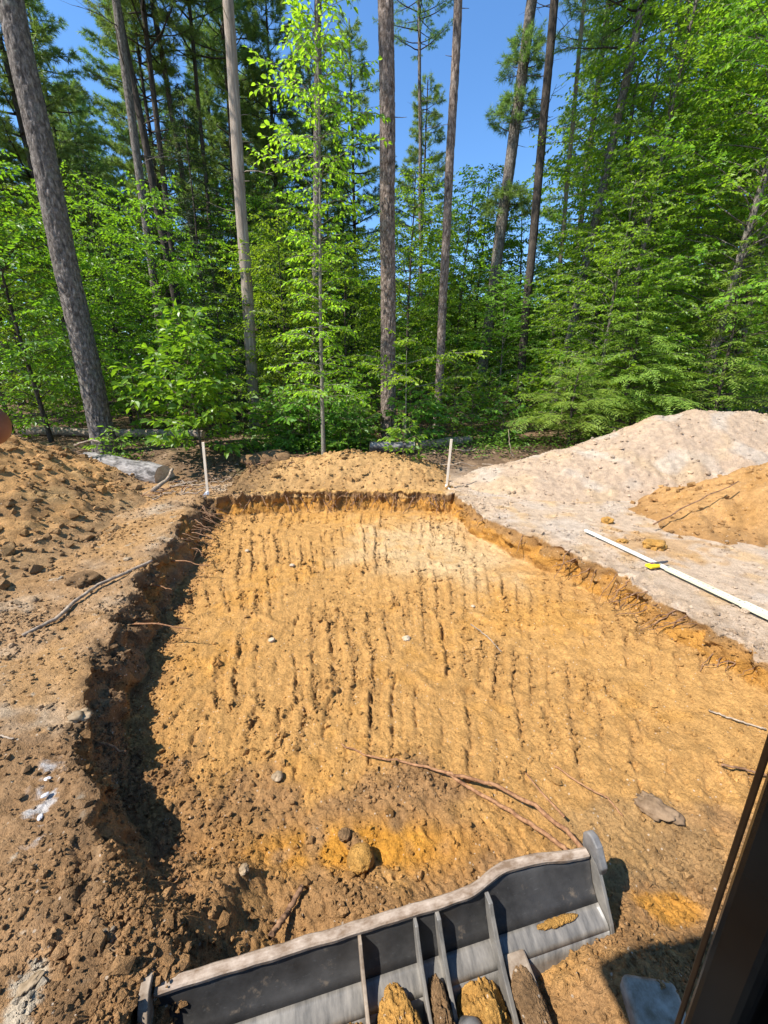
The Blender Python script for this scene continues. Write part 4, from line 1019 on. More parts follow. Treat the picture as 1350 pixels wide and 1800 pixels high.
# ------------------------------------------------------------------ foliage generators
def leaves(P, Dv, N, Ln, W, g, detail=False, fold=0.22):
    "P base, Dv direction, N normal, arrays; returns verts and tris"
    Dv = Dv / (np.linalg.norm(Dv, axis=1)[:, None] + 1e-9)
    S = np.cross(Dv, N); S /= np.linalg.norm(S, axis=1)[:, None] + 1e-9
    Nn = np.cross(S, Dv)
    Ln = Ln[:, None]; W = W[:, None]
    n = len(P)
    if not detail:
        mid = P + Dv * Ln * 0.45
        V = np.stack([P, mid + S * W / 2 + Nn * W * fold, P + Dv * Ln - Nn * Ln * 0.12, mid - S * W / 2 + Nn * W * fold], 1)
        T = np.array([[0, 2, 1], [0, 3, 2]])[None] + np.arange(n)[:, None, None] * 4
    else:
        a = P + Dv * Ln * 0.28; b = P + Dv * Ln * 0.66 - Nn * Ln * 0.03
        c = P + Dv * Ln * 0.5 + Nn * 0
        V = np.stack([P, a + S * W * 0.45 + Nn * W * fold, b + S * W * 0.42 + Nn * W * fold, P + Dv * Ln - Nn * Ln * 0.16,
                      b - S * W * 0.42 + Nn * W * fold, a - S * W * 0.45 + Nn * W * fold, c], 1)
        T = np.array([[0, 6, 1], [1, 6, 2], [2, 6, 3], [3, 6, 4], [4, 6, 5], [5, 6, 0]])[None] + np.arange(n)[:, None, None] * 7
    return V.reshape(-1, 3), T.reshape(-1, 3)

def spray_leaves(starts, ends, g, leaf, wr, spacing, detail=False, droop=0.25, tilt=0.35, ang=0.9):
    "alternate leaves in two ranks on every twig"
    Pl, Dl, Nl = [], [], []
    for a, b in zip(starts, ends):
        v = b - a; ln = np.linalg.norm(v); k = max(3, int(ln / spacing))
        t = (np.arange(k) + 0.6) / k
        d = v / (ln + 1e-9)
        up = np.array([0, 0, 1.0]) + g.normal(0, tilt * 0.5, 3)
        s = np.cross(d, up); s /= np.linalg.norm(s) + 1e-9
        sg = np.where(np.arange(k) % 2 == 0, 1.0, -1.0)[:, None]
        p = a + v * t[:, None]; p[:, 2] -= 0.12 * ln * t ** 2
        dd = d * math.cos(ang) + sg * s * math.sin(ang) + g.normal(0, 0.22, (k, 3)); dd[:, 2] -= droop
        dd[-1] = d - np.array([0, 0, droop])
        nn = np.cross(s, d)[None] * np.sign(np.cross(s, d)[2] + 1e-6) + g.normal(0, tilt, (k, 3))
        Pl.append(p); Dl.append(dd); Nl.append(nn)
    P = np.concatenate(Pl); D = np.concatenate(Dl); N = np.concatenate(Nl); n = len(P)
    L_ = leaf * g.uniform(0.6, 1.2, n)
    return leaves(P, D, N, L_, L_ * wr * g.uniform(0.85, 1.15, n), g, detail)

def arc(p, az, el, ln, bend, n=7, g=None):
    t = np.linspace(0, 1, n)
    e = el + bend * t
    st = ln / (n - 1)
    d = np.stack([np.cos(e) * np.cos(az), np.cos(e) * np.sin(az), np.sin(e)], -1)
    if g is not None: d = d + g.normal(0, 0.06, d.shape)
    P = np.zeros((n, 3)); P[0] = p; P[1:] = p + np.cumsum(d[:-1] * st, axis=0)
    return P

def trunk_geo(path, r0, r1, n, step, bark=0.0, seed=0, flare=0.35, tex=6.0):
    path = np.asarray(path, float); seg = np.linalg.norm(np.diff(path, axis=0), axis=1); cum = np.concatenate([[0], np.cumsum(seg)])
    k = max(6, int(cum[-1] / step)); s = np.linspace(0, 1, k) ** 1.15 * cum[-1]
    P = np.stack([np.interp(s, cum, path[:, i]) for i in range(3)], -1)
    P[:, 0] += 0.03 * n2(s * 0.35, s * 0, seed + 3) * ss(0.5, 3, s); P[:, 1] += 0.03 * n2(s * 0.35, s * 0 + 5, seed + 4) * ss(0.5, 3, s)
    r = r0 + (r1 - r0) * (s / cum[-1]) ** 1.1
    r = r * (1 + flare * np.exp(-s / 0.35))
    th = np.arange(n) / n * 2 * np.pi
    disp = None
    if bark > 0:
        cx = np.cos(th)[None, :] * tex * 0.42; sy = np.sin(th)[None, :] * tex * 0.42; zz = s[:, None] * 5.5
        a = np.abs(n3(cx * 1.6 + zz * 0, sy * 1.6, zz * 1.0, seed)); b = np.abs(n3(cx * 3.5, sy * 3.5, zz * 2.2, seed + 1))
        disp = bark * (np.minimum(a * 3, 1) + 0.6 * np.minimum(b * 3, 1) - 1.0) * (r / r0)[:, None]
        disp = disp + 0.10 * r[:, None] * np.exp(-s / 0.3)[:, None] * np.cos(th * 5 + seed)[None, :]
    return tube(P, r, n, disp), P, r

def stubs(g, P, r, rg, k, zlo, zhi, l0, l1, rad=0.018):
    "dead branch stubs and bare twigs on a trunk"
    for _ in range(k):
        z = rg.uniform(zlo, zhi); i = int(np.argmin(np.abs(P[:, 2] - z)))
        az = rg.uniform(0, 6.28); ln = rg.uniform(l0, l1)
        A = arc(P[i] + r[i] * 0.7 * np.array([math.cos(az), math.sin(az), 0]), az, rg.uniform(-0.2, 0.5), ln, rg.uniform(-0.6, 0.5), 7, rg)
        V, Q, T = tube(A, np.linspace(rad * (0.5 + ln * 0.35), 0.004, 7), 5); g.add(V, Q, T)
        if ln > 0.9:
            for q in (3, 4, 5):
                B = arc(A[q], az + rg.choice([-1, 1]) * rg.uniform(0.5, 1.0), rg.uniform(-0.3, 0.3), ln * 0.4, 0.1, 5, rg)
                V, Q, T = tube(B, np.linspace(0.007, 0.002, 5), 4); g.add(V, Q, T)

def decid(seed, H, base, rad, nb, leaf, mat_leaf, mat_bark, tr, prof=None, sub=8, wr=0.55, detail=False, el=(0.5, 0.9), bend=-0.7, path=None, spacing=None, droop=0.3, twiglen=0.42, az_bias=None, tilt=0.48, rel_top=1.0):
    g = np.random.default_rng(seed)
    path = np.array([(0, 0, -0.15), (0.04 * H * g.normal(0, 0.4), 0.03 * H * g.normal(0, 0.4), H * 0.5), (0.05 * H * g.normal(0, .5), 0.04 * H * g.normal(0, .5), H)]) if path is None else np.asarray(path, float)
    (V, Q, T), P, r = trunk_geo(path, tr, tr * 0.15, 9, 0.25, 0, seed, 0.3)
    G = Geo().add(V, Q, T)
    S, E = [], []
    prof = prof or (lambda t: math.sin(math.pi * min(1, 0.12 + 0.83 * t) ** 0.8) ** 0.7 if t < 1 else 0.1)
    for i in range(nb):
        t = (i + g.uniform(0, 1)) / nb; z = base + (H * rel_top - base) * t
        k = int(np.argmin(np.abs(P[:, 2] - z)))
        az = i * 2.39996 + g.uniform(-0.5, 0.5)
        if az_bias is not None: az = az_bias + g.normal(0, 1.0)
        ln = rad * prof(t) * g.uniform(0.65, 1.15)
        e = el[0] + (el[1] - el[0]) * t + g.normal(0, 0.12)
        A = arc(P[k], az, e, ln, bend, 9, g)
        V, Q, T = tube(A, np.linspace(max(0.008, tr * 0.22 * (1 - t * 0.6)), 0.003, 9), 4); G.add(V, Q, T)
        ns = max(3, int(sub * ln / rad + 2))
        for j in range(ns):
            f = 0.22 + 0.78 * (j + g.uniform(0, 0.6)) / ns; f = min(f, 0.99)
            q = f * 8; a0 = int(q); p = A[a0] + (A[min(a0 + 1, 8)] - A[a0]) * (q - a0)
            az2 = az + (1 if j % 2 else -1) * g.uniform(0.5, 1.1)
            tl = (twiglen * (1.15 - 0.5 * f) + 0.12) * g.uniform(0.7, 1.3) * max(0.6, min(1.6, ln / 1.4))
            d = np.array([math.cos(az2), math.sin(az2), g.normal(-0.02, 0.25) + 0.25 * math.sin(e + bend * f)])
            S.append(p); E.append(p + d * tl)
        S.append(A[6]); E.append(A[8] + (A[8] - A[7]) * 0.7)
    S = np.array(S); E = np.array(E)
    for a, b in zip(S, E):
        mid = (a + b) / 2; mid[2] += 0.01
        V, Q, T = tube([a, mid, b - np.array([0, 0, 0.12 * np.linalg.norm(b - a)])], [0.005, 0.004, 0.002], 3, cap=False); G.add(V, Q, T)
    LV, LT = spray_leaves(S, E, g, leaf, wr, spacing or leaf * 0.42, detail, droop, tilt)
    tm = G.mesh('trunk', M[mat_bark], True)
    cm = raw_mesh('crown', LV, None, LT, False, None, [M[mat_leaf]])
    return tm, cm

def conifer_sprays(S, E, g, mat, ln_side=0.16, sp=0.030, width=0.022, droop=0.25):
    "flat feathery sprays: each twig carries two ranks of jagged narrow side twigs"
    Pl, Dl, Nl, Ll = [], [], [], []
    for a, b in zip(S, E):
        v = b - a; ln = np.linalg.norm(v); k = max(4, int(ln / sp)); t = (np.arange(k) + 0.3) / k; d = v / (ln + 1e-9)
        up = np.array([0, 0, 1.0]) + g.normal(0, 0.25, 3); s = np.cross(d, up); s /= np.linalg.norm(s) + 1e-9
        sg = np.where(np.arange(k) % 2 == 0, 1.0, -1.0)[:, None]
        p = a + v * t[:, None]; p[:, 2] -= 0.22 * ln * t ** 2
        dd = d * 0.62 + sg * s * 0.78 + g.normal(0, 0.12, (k, 3)); dd[:, 2] -= droop * (0.4 + t)
        Pl.append(p); Dl.append(dd); Nl.append(np.broadcast_to(np.cross(s, d), (k, 3)) + g.normal(0, 0.25, (k, 3)))
        Ll.append(ln_side * (1.05 - 0.75 * t) * g.uniform(0.7, 1.2, k))
    P = np.concatenate(Pl); D = np.concatenate(Dl); N = np.concatenate(Nl); L_ = np.concatenate(Ll); n = len(P)
    D /= np.linalg.norm(D, axis=1)[:, None]
    Sd = np.cross(D, N); Sd /= np.linalg.norm(Sd, axis=1)[:, None] + 1e-9
    # jagged blade: three stacked chevrons
    V = []; T = []
    w = width * g.uniform(0.8, 1.2, n)[:, None]; Lc = L_[:, None]
    ks = 3
    for c in range(ks):
        q0 = P + D * Lc * (c / ks); q1 = P + D * Lc * ((c + 1.35) / ks)
        V += [q0, q1 + Sd * w * (1 - 0.25 * c), q1 - Sd * w * (1 - 0.25 * c)]
    V = np.stack(V, 1).reshape(-1, 3)
    T = (np.arange(ks * 3).reshape(-1, 3)[None] + np.arange(n)[:, None, None] * ks * 3).reshape(-1, 3)
    return raw_mesh('crown', V, None, T, False, None, [M[mat]])

def hemlock(seed, H, rad, nb, mat, bark, sp=0.03, ln_side=0.16, width=0.022, base=0.15, bend=-0.75, el=0.35, az_c=None, tr=0.07, sub=9):
    g = np.random.default_rng(seed)
    path = [(0, 0, -0.1), (0.02 * H * g.normal(), 0.02 * H * g.normal(), H * 0.6), (0.04 * H * g.normal(), 0, H)]
    (V, Q, T), P, r = trunk_geo(path, tr, 0.008, 8, 0.25, 0, seed, 0.2)
    G = Geo().add(V, Q, T); S, E = [], []
    for i in range(nb):
        t = (i + g.uniform(0, 1)) / nb; z = base + (H - base) * t ** 1.1; k = int(np.argmin(np.abs(P[:, 2] - z)))
        az = i * 2.39996 + g.uniform(-0.4, 0.4)
        if az_c is not None: az = az_c + g.uniform(-1.5, 1.5)
        ln = rad * (1 - t) ** 0.75 * g.uniform(0.7, 1.15) + 0.18
        A = arc(P[k], az, el + g.normal(0, 0.1), ln, bend, 9, g)
        V, Q, T = tube(A, np.linspace(0.004 + 0.007 * ln, 0.002, 9), 4); G.add(V, Q, T)
        ns = max(4, int(sub * ln / rad) + 3)
        for j in range(ns):
            f = 0.15 + 0.83 * (j + g.uniform(0, 0.5)) / ns; q = f * 8; a0 = min(int(q), 7); p = A[a0] + (A[a0 + 1] - A[a0]) * (q - a0)
            az2 = az + (1 if j % 2 else -1) * g.uniform(0.5, 0.95); tl = (0.50 * (1.1 - f) + 0.16) * ln * 0.75 * g.uniform(0.75, 1.2)
            d = np.array([math.cos(az2), math.sin(az2), g.normal(-0.05, 0.1) + math.sin(el + bend * f) * 0.5]); S.append(p); E.append(p + d * tl)
        S.append(A[5]); E.append(A[8] + (A[8] - A[7]))
    return G.mesh('trunk', M[bark], True), conifer_sprays(np.array(S), np.array(E), g, mat, ln_side, sp, width)

def pine_crown(seed, z0, z1, rad, nwh, tuft=0.17, needles=14, w=0.013, dead_below=0):
    "whorled limbs with needle tufts; local coordinates on a straight axis"
    g = np.random.default_rng(seed); G = Geo(); TP, TD = [], []
    for i in range(nwh):
        t = (i + g.uniform(0, 0.6)) / nwh; z = z0 + (z1 - z0) * t; nbr = g.integers(3, 6); a0 = g.uniform(0, 6.28)
        for j in range(nbr):
            ln = rad * (0.55 + 0.6 * math.sin(math.pi * min(1, 0.2 + t * 0.75))) * (1 - 0.72 * t) * g.uniform(0.6, 1.2)
            az = a0 + j * 6.283 / nbr + g.uniform(-0.3, 0.3)
            A = arc(np.array([0, 0, z]), az, g.uniform(-0.05, 0.3), ln, g.uniform(0.1, 0.6), 9, g)
            V, Q, T = tube(A, np.linspace(0.012 + 0.012 * ln, 0.005, 9), 4); G.add(V, Q, T)
            ns = int(5 + 7 * ln)
            for k in range(ns):
                f = 0.35 + 0.65 * (k + g.uniform(0, 0.5)) / ns; q = min(f, 0.99) * 8; b0 = int(q); p = A[b0] + (A[b0 + 1] - A[b0]) * (q - b0)
                az2 = az + (1 if k % 2 else -1) * g.uniform(0.3, 1.0); tl = g.uniform(0.25, 0.6) * (1.2 - 0.6 * f)
                e2 = g.uniform(-0.1, 0.5); d = np.array([math.cos(az2) * math.cos(e2), math.sin(az2) * math.cos(e2), math.sin(e2)])
                V, Q, T = tube([p, p + d * tl], [0.007, 0.004], 3, cap=False); G.add(V, Q, T)
                nt = max(2, int(tl / 0.10))
                for m_ in range(nt):
                    TP.append(p + d * tl * (0.35 + 0.65 * (m_ + 1) / nt)); TD.append(d + g.normal(0, 0.25, 3))
            TP.append(A[8]); TD.append(A[8] - A[7])
    TP = np.array(TP); TD = np.array(TD); TD /= np.linalg.norm(TD, axis=1)[:, None]; n = len(TP)
    dirs = TD[:, None, :] * 0.9 + g.normal(0, 0.62, (n, needles, 3)); dirs /= np.linalg.norm(dirs, axis=2)[:, :, None]
    ln = tuft * g.uniform(0.7, 1.15, (n, needles, 1)); side = np.cross(dirs, g.normal(0, 1, (n, needles, 3))); side /= np.linalg.norm(side, axis=2)[:, :, None] + 1e-9
    base = TP[:, None, :] + dirs * 0.01
    tip = base + dirs * ln; tip[..., 2] -= 0.02
    V = np.stack([base + side * w * 0.5, base - side * w * 0.5 + dirs * ln * 0.15, tip], 2).reshape(-1, 3)
    T = np.arange(len(V)).reshape(-1, 3)
    return G, raw_mesh('crown', V, None, T, False, None, [M['needle_pine']])

# ------------------------------------------------------------------ hero trunks: white pines standing at the clearing edge
pineA_l, pineA = pine_crown(401, 0.0, 9.0, 3.0, 16)
pineB_l, pineB = pine_crown(402, 0.0, 9.0, 2.5, 15)
limbA = pineA_l.mesh('limbs', M['bark_dark'], True); limbB = pineB_l.mesh('limbs', M['bark_dark'], True)

def hero_pine(label, base, top, tall, r0, r1, mat, crown, n=20, step=0.08, bark=0.010, seed=0, nst=10, group=None, stz=(2.5, 9), stl=(0.15, 1.2), name='pine_tree', crown_s=1.0):
    base = np.array(base, float); top = np.array(top, float)
    s = (top - base) / (top[2] - base[2]); z = float(ground_z(np.array([base[0]]), np.array([base[1]]))[0])
    b = base + s * (z - base[2])
    t = thing(name, label, 'pine tree', tuple(b), 0, group)
    H = tall; path = [(-s[0] * 0.25, 0, -0.25), tuple(s * H * 0.45), tuple(s * H)]
    (V, Q, T), P, r = trunk_geo(path, r0, r1, n, step, bark, seed, 0.32)
    g = Geo().add(V, Q, T); rg = np.random.default_rng(seed + 900)
    stubs(g, P, r, rg, nst, stz[0], stz[1], stl[0], stl[1])
    link('trunk', g.mesh('trunk', M[mat], True), t)
    if crown:
        z0 = tall - 9.0 * crown_s
        l = tag(link('limbs', limbA if crown == 1 else limbB, t, tuple(s * z0), (0, 0, seed * 1.3), (crown_s,) * 3), kind='stuff')
        link('crown', pineA if crown == 1 else pineB, t, tuple(s * z0), (0, 0, seed * 1.3), (crown_s,) * 3)
    return t
hero_pine('thick leaning grey pine trunk at far left behind the dirt heap', (-7.0, 10.0, 0.34), (-6.92, 10.0, 8.75), 21, 0.257, 0.109, 'bark_grey', 1, 72, 0.03, 0.020, 3, 12, stz=(2.2, 11), stl=(0.06, 0.45))
hero_pine('straight reddish pine trunk standing in the centre behind the berm', (0.13, 11.5, 0.41), (0.05, 11.5, 9.75), 23, 0.199, 0.094, 'bark_red', 2, 72, 0.03, 0.024, 5, 9, stz=(2.5, 12), stl=(0.06, 0.4))
hero_pine('slim grey pine trunk right of centre against open sky', (1.77, 13.5, 0.45), (1.85, 13.5, 11.08), 22, 0.133, 0.070, 'bark_red', 2, 22, 0.08, 0.012, 7, 16, stz=(5, 15), stl=(0.08, 0.35))
tufted = hero_pine('leaning pine trunk with needle tufts right of the slim grey one', (4.08, 18, 0.69), (4.93, 18, 14.07), 24, 0.234, 0.117, 'bark_grey', 1, 22, 0.1, 0.014, 9, 14, stz=(8, 18), stl=(0.2, 1.6))
hero_pine('bare pale pine trunk left of centre with whitish peeling wood', (-4.45, 14, 0.5), (-4.05, 14, 11.41), 19, 0.191, 0.094, 'bark_pale', 0, 22, 0.1, 0.006, 11, 12, stz=(6, 16), stl=(0.15, 1.1))
hero_pine('grey pine trunk half hidden behind the bright green sapling', (-2.88, 17, 0.72), (-2.15, 17, 12.04), 22, 0.156, 0.078, 'bark_grey', 1, 16, 0.15, 0.01, 13, 8, stz=(7, 15))
hero_pine('dark straight pine trunk in the open sky right of the tufted one', (5.54, 17, 0.7), (5.37, 17, 13.41), 23, 0.164, 0.094, 'bark_dark', 2, 18, 0.12, 0.01, 15, 18, stz=(8, 17), stl=(0.3, 1.8))
hero_pine('thin pale pine pole between the dark trunk and the right hand crowns', (7.5, 19, 0.75), (7.05, 19, 14.74), 20, 0.098, 0.055, 'bark_pale', 0, 14, 0.15, 0.005, 17, 14, stz=(7, 18), stl=(0.3, 1.4))
hero_pine('tilted grey pine trunk emerging from the leafy trees on the right', (6.6, 16, 0.7), (7.58, 16, 11.45), 20, 0.156, 0.086, 'bark_grey', 2, 16, 0.12, 0.01, 19, 8, stz=(6, 14))
hero_pine('dark curved pine trunk, leftmost of the close pair on the left', (-8.8, 17, 0.7), (-8.45, 17, 13.41), 22, 0.156, 0.094, 'bark_grey', 1, 16, 0.15, 0.01, 21, 18, stz=(5, 15), stl=(0.4, 2.2))
hero_pine('dark pine trunk crossing behind the leftmost curved one', (-8.2, 18, 0.7), (-8.91, 18, 14.07), 23, 0.148, 0.086, 'bark_dark', 2, 16, 0.15, 0.01, 23, 18, stz=(5, 16), stl=(0.4, 2.2))
hero_pine('thin upright pine trunk right of the close pair on the left', (-9.4, 20, 0.75), (-8.95, 20, 15.4), 22, 0.125, 0.070, 'bark_dark', 1, 14, 0.2, 0.008, 25, 18, stz=(6, 17), stl=(0.4, 2.2))
hero_pine('thin pine trunk sloping towards the dark spruce', (-8.3, 21, 0.8), (-9.0, 21, 16.07), 23, 0.133, 0.070, 'bark_dark', 2, 14, 0.2, 0.008, 27, 18, stz=(6, 18), stl=(0.4, 2.2))
hero_pine('thin dark pine trunk directly above the dark spruce', (-8.4, 22, 0.85), (-7.96, 22, 16.21), 23, 0.101, 0.062, 'bark_dark', 1, 12, 0.2, 0.006, 29, 14, stz=(6, 18), stl=(0.4, 2.0))
hero_pine('slender dark pine just left of the pale bare trunk', (-8.0, 24, 0.9), (-7.2, 24, 18.06), 24, 0.101, 0.062, 'bark_dark', 2, 12, 0.2, 0.006, 31, 14, stz=(7, 18), stl=(0.4, 2.0))
hero_pine('slim far pine with drooping tufts right of the centre trunk', (2.2, 24, 0.9), (1.6, 24, 16.92), 21, 0.117, 0.055, 'bark_grey', 1, 12, 0.2, 0.006, 33, 16, stz=(6, 14), stl=(0.4, 1.8), crown_s=0.62)
hero_pine('grey far pine trunk showing above the right hand leaves', (8.84, 21, 0.8), (8.74, 21, 16.07), 23, 0.140, 0.078, 'bark_grey', 2, 14, 0.2, 0.008, 35, 12, stz=(8, 17))

for k, z in enumerate((11.0, 8.3, 12.6)):
    g_, m_ = pine_crown(420 + k, -0.5, 0.6, 1.0, 4, tuft=0.2, needles=13, w=0.016)
    b_ = link('twig_cluster', g_.mesh('twig_cluster', M['bark_dark'], True), tufted, (0.064 * z, 0, z - 0.69)); tag(b_, kind='stuff')
    link('needle_tuft', m_, b_)

# ------------------------------------------------------------------ prototype trees
def proto(tm, cm): return {'trunk': tm, 'crown': cm}
PR = {}
PR['beech_low'] = proto(*decid(501, 6.5, 0.4, 2.5, 76, 0.14, 'leaf_beech', 'bark_dark', 0.06, sub=8))
PR['beech_mid'] = proto(*decid(502, 9.0, 0.9, 2.8, 84, 0.15, 'leaf_beech', 'bark_dark', 0.08, sub=8))
PR['maple_tall'] = proto(*decid(503, 13.5, 1.0, 3.3, 104, 0.135, 'leaf_maple', 'bark_grey', 0.12, sub=10, wr=0.62))
PR['maple_mid'] = proto(*decid(504, 8.5, 0.4, 2.7, 76, 0.128, 'leaf_maple', 'bark_grey', 0.08, sub=9, wr=0.62))
PR['shrub'] = proto(*decid(505, 1.9, 0.1, 1.1, 22, 0.15, 'leaf_beech', 'twig', 0.02, sub=6, twiglen=0.3))
PR['sprout'] = proto(*decid(506, 0.8, 0.05, 0.5, 12, 0.13, 'leaf_cover', 'twig', 0.01, sub=4, twiglen=0.2))
PR['hemlock'] = proto(*hemlock(507, 6.0, 2.3, 80, 'needle_hemlock', 'bark_dark', sp=0.05, ln_side=0.2, width=0.024))
PR['spruce'] = proto(*hemlock(508, 10.5, 1.9, 120, 'needle_spruce', 'bark_dark', sp=0.06, ln_side=0.22, width=0.028, bend=-0.5, el=0.1))
g_, m_ = pine_crown(509, 9.0, 22.0, 3.4, 20, tuft=0.24, needles=13, w=0.022)
V, Q, T = trunk_geo([(0, 0, -0.2), (0.1, 0.05, 11), (0.0, 0.1, 22)], 0.19, 0.03, 10, 0.4, 0.006, 77, 0.25)[0]
g_.add(V, Q, T); PR['pine_far'] = proto(g_.mesh('trunk', M['bark_dark'], True), m_)
g_, m_ = pine_crown(510, 6.0, 19.0, 2.9, 22, tuft=0.24, needles=13, w=0.022)
V, Q, T = trunk_geo([(0, 0, -0.2), (-0.15, 0.05, 9), (0.1, 0.1, 19)], 0.17, 0.03, 10, 0.4, 0.006, 78, 0.25)[0]
stubs(g_, *trunk_geo([(0, 0, -0.2), (-0.15, 0.05, 9), (0.1, 0.1, 19)], 0.17, 0.03, 10, 0.4, 0.006, 78, 0.25)[1:], np.random.default_rng(4), 14, 2.5, 7, 0.4, 1.8)
g_.add(V, Q, T); PR['pine_far_b'] = proto(g_.mesh('trunk', M['bark_dark'], True), m_)

def plant(kind, name, label, cat, x, y, s=1.0, rot=None, group=None, dz=0.0, mat=None, tilt=(0, 0)):
    z = float(ground_z(np.array([x]), np.array([y]))[0]) + dz
    t = thing(name, label, cat, (x, y, z), 0, group)
    t.rotation_euler = (tilt[0], tilt[1], random.uniform(0, 6.28) if rot is None else rot); t.scale = (s, s, s)
    for p in ('trunk', 'crown'):
        o = link(p, PR[kind][p], t)
        if mat and p == 'crown':
            o.material_slots[0].link = 'OBJECT'; o.material_slots[0].material = M[mat]
    return t

# --- the bright sapling at the pit edge
sap_t = thing('beech_sapling', 'slim sunlit sapling with bright yellow green leaves behind the berm', 'sapling', (-1.47, 9.6, float(ground_z(np.array([-1.47]), np.array([9.6]))[0])))
tm, cm = decid(601, 8.6, 1.3, 1.35, 105, 0.112, 'leaf_young', 'bark_beech', 0.05, sub=9, detail=True, path=[(0, 0, -0.1), (0.06, 0, 2.6), (0.15, 0, 4.3), (0.28, 0.1, 8.6)],
               prof=lambda t: np.interp(t, [0, 0.1, 0.25, 0.4, 0.55, 0.7, 0.85, 1.0], [0.9, 0.75, 0.6, 0.55, 0.85, 0.95, 0.6, 0.35]), twiglen=0.3, el=(0.25, 0.8), spacing=0.06)
link('trunk', tm, sap_t); link('crown', cm, sap_t)
sap2 = thing('beech_sapling', 'low arching sapling branch reaching right across the centre trunk', 'sapling', (0.55, 10.3, 0.36))
tm, cm = decid(602, 2.4, 1.5, 1.7, 8, 0.115, 'leaf_young', 'bark_beech', 0.025, sub=8, detail=True, prof=lambda t: 1.0, twiglen=0.3, el=(0.15, 0.25), bend=-0.25, spacing=0.06, path=[(0, 0, -0.1), (0.0, 0.05, 1.2), (0.0, 0.1, 2.4)])
link('trunk', tm, sap2); link('crown', cm, sap2)
# --- the leafy bush
bush = thing('leafy_bush', 'dense round leaved green bush behind the left stake', 'bush', (-4.35, 9.5, 0.33))
tm, cm = decid(603, 2.7, 0.15, 1.3, 52, 0.19, 'leaf_bush', 'twig', 0.03, sub=9, detail=True, wr=0.6, prof=lambda t: np.interp(t, [0, 0.2, 0.5, 0.8, 1], [0.9, 1, 0.95, 0.7, 0.45]), el=(0.35, 1.1), bend=-0.35, twiglen=0.34, spacing=0.09)
link('trunk', tm, bush); link('crown', cm, bush)
# --- low sweeping hemlock boughs right of the pit
hb = thing('hemlock_tree', 'low hemlock with sweeping feathery boughs, nearest to the sandy heap', 'hemlock tree', (5.0, 10.8, 0.35))
tm, cm = hemlock(604, 2.2, 1.9, 46, 'needle_hemlock', 'bark_dark', sp=0.034, ln_side=0.17, width=0.020, base=0.2, el=0.5, bend=-0.85, tr=0.05, sub=12)
link('trunk', tm, hb); link('crown', cm, hb)
hb = thing('hemlock_tree', 'taller hemlock behind the crest of the sandy heap', 'hemlock tree', (6.9, 12.0, 0.45))
tm, cm = hemlock(605, 3.9, 2.1, 64, 'needle_hemlock', 'bark_dark', sp=0.036, ln_side=0.19, width=0.022, base=0.6, el=0.3, bend=-0.7, tr=0.07, sub=11)
link('trunk', tm, hb); link('crown', cm, hb)
hb = plant('hemlock', 'hemlock_tree', 'hemlock at the right edge overhanging the sandy heap', 'hemlock tree', 9.6, 11.9, 0.85)

# --- trees of the right hand edge
plant('maple_tall', 'leafy_tree', 'tallest broad leaved tree filling the right edge', 'leafy tree', 10.0, 13.2, 1.05, 0.3)
plant('maple_tall', 'leafy_tree', 'tall broad leaved tree left of the tallest one on the right', 'leafy tree', 7.9, 14.2, 0.95, 2.2)
plant('maple_mid', 'leafy_tree', 'half height leafy tree above the taller hemlock', 'leafy tree', 6.6, 12.9, 0.8, 1.2)
plant('maple_tall', 'leafy_tree', 'broad leaved tree at the right edge behind the tallest one', 'leafy tree', 13.0, 15.5, 1.1, 4.0)
plant('maple_tall', 'leafy_tree', 'leaning broad leaved tree over the hemlock at the right edge', 'leafy tree', 9.0, 16.5, 1.05, 5.0)
plant('maple_mid', 'leafy_tree', 'leafy tree standing between the tufted pine and the taller hemlock', 'leafy tree', 6.3, 20.5, 1.05, 3.0)
plant('maple_mid', 'leafy_tree', 'leafy young tree under the slim grey pine right of centre', 'leafy tree', 3.3, 19.5, 1.05, 0.6)
plant('beech_mid', 'leafy_tree', 'leafy tree behind the centre trunk, lower half in shade', 'leafy tree', 0.9, 16.5, 0.9, 1.6)
plant('beech_mid', 'leafy_tree', 'leafy tree at the foot of the leaning tufted pine', 'leafy tree', 4.2, 20.0, 1.05, 2.6)
# --- trees of the left hand edge
plant('beech_low', 'beech_tree', 'sunlit beech left of the thick leaning pine', 'beech tree', -9.3, 11.2, 1.0, 0.5)
plant('beech_low', 'beech_tree', 'sunlit beech spreading right of the thick leaning pine', 'beech tree', -6.9, 13.6, 1.0, 2.5)
plant('beech_mid', 'beech_tree', 'beech at the far left edge with bright upper leaves', 'beech tree', -12.0, 13.0, 0.85, 1.5)
plant('spruce', 'spruce_tree', 'short dark spruce standing right behind the leafy bush', 'spruce tree', -4.9, 13.4, 0.5, 3.5)
plant('maple_tall', 'leafy_tree', 'slender leafy tree leading the right hand crowns against the sky', 'leafy tree', 9.3, 19.5, 1.2, 1.7)
plant('pine_far_b', 'pine_tree', 'pine crown hanging between the centre trunk and the slim grey pine', 'pine tree', 2.3, 27.0, 0.85, 0.7)
plant('pine_far_b', 'pine_tree', 'pine with high crown behind the thin pale pole', 'pine tree', 10.4, 25.0, 0.9, 2.7)
plant('beech_mid', 'beech_tree', 'taller beech between the leaning pine and the close pair of pines', 'beech tree', -9.0, 14.5, 0.8, 4.5)
plant('beech_low', 'beech_tree', 'beech left of the sapling under the pale bare trunk', 'beech tree', -3.3, 14.6, 0.95, 5.4)
plant('beech_low', 'beech_tree', 'beech filling the gap between sapling and centre trunk', 'beech tree', -1.2, 14.2, 0.85, 0.9)
plant('spruce', 'spruce_tree', 'dark narrow spruce left of the pale bare trunk', 'spruce tree', -6.9, 16.5, 1.0, 0.2)
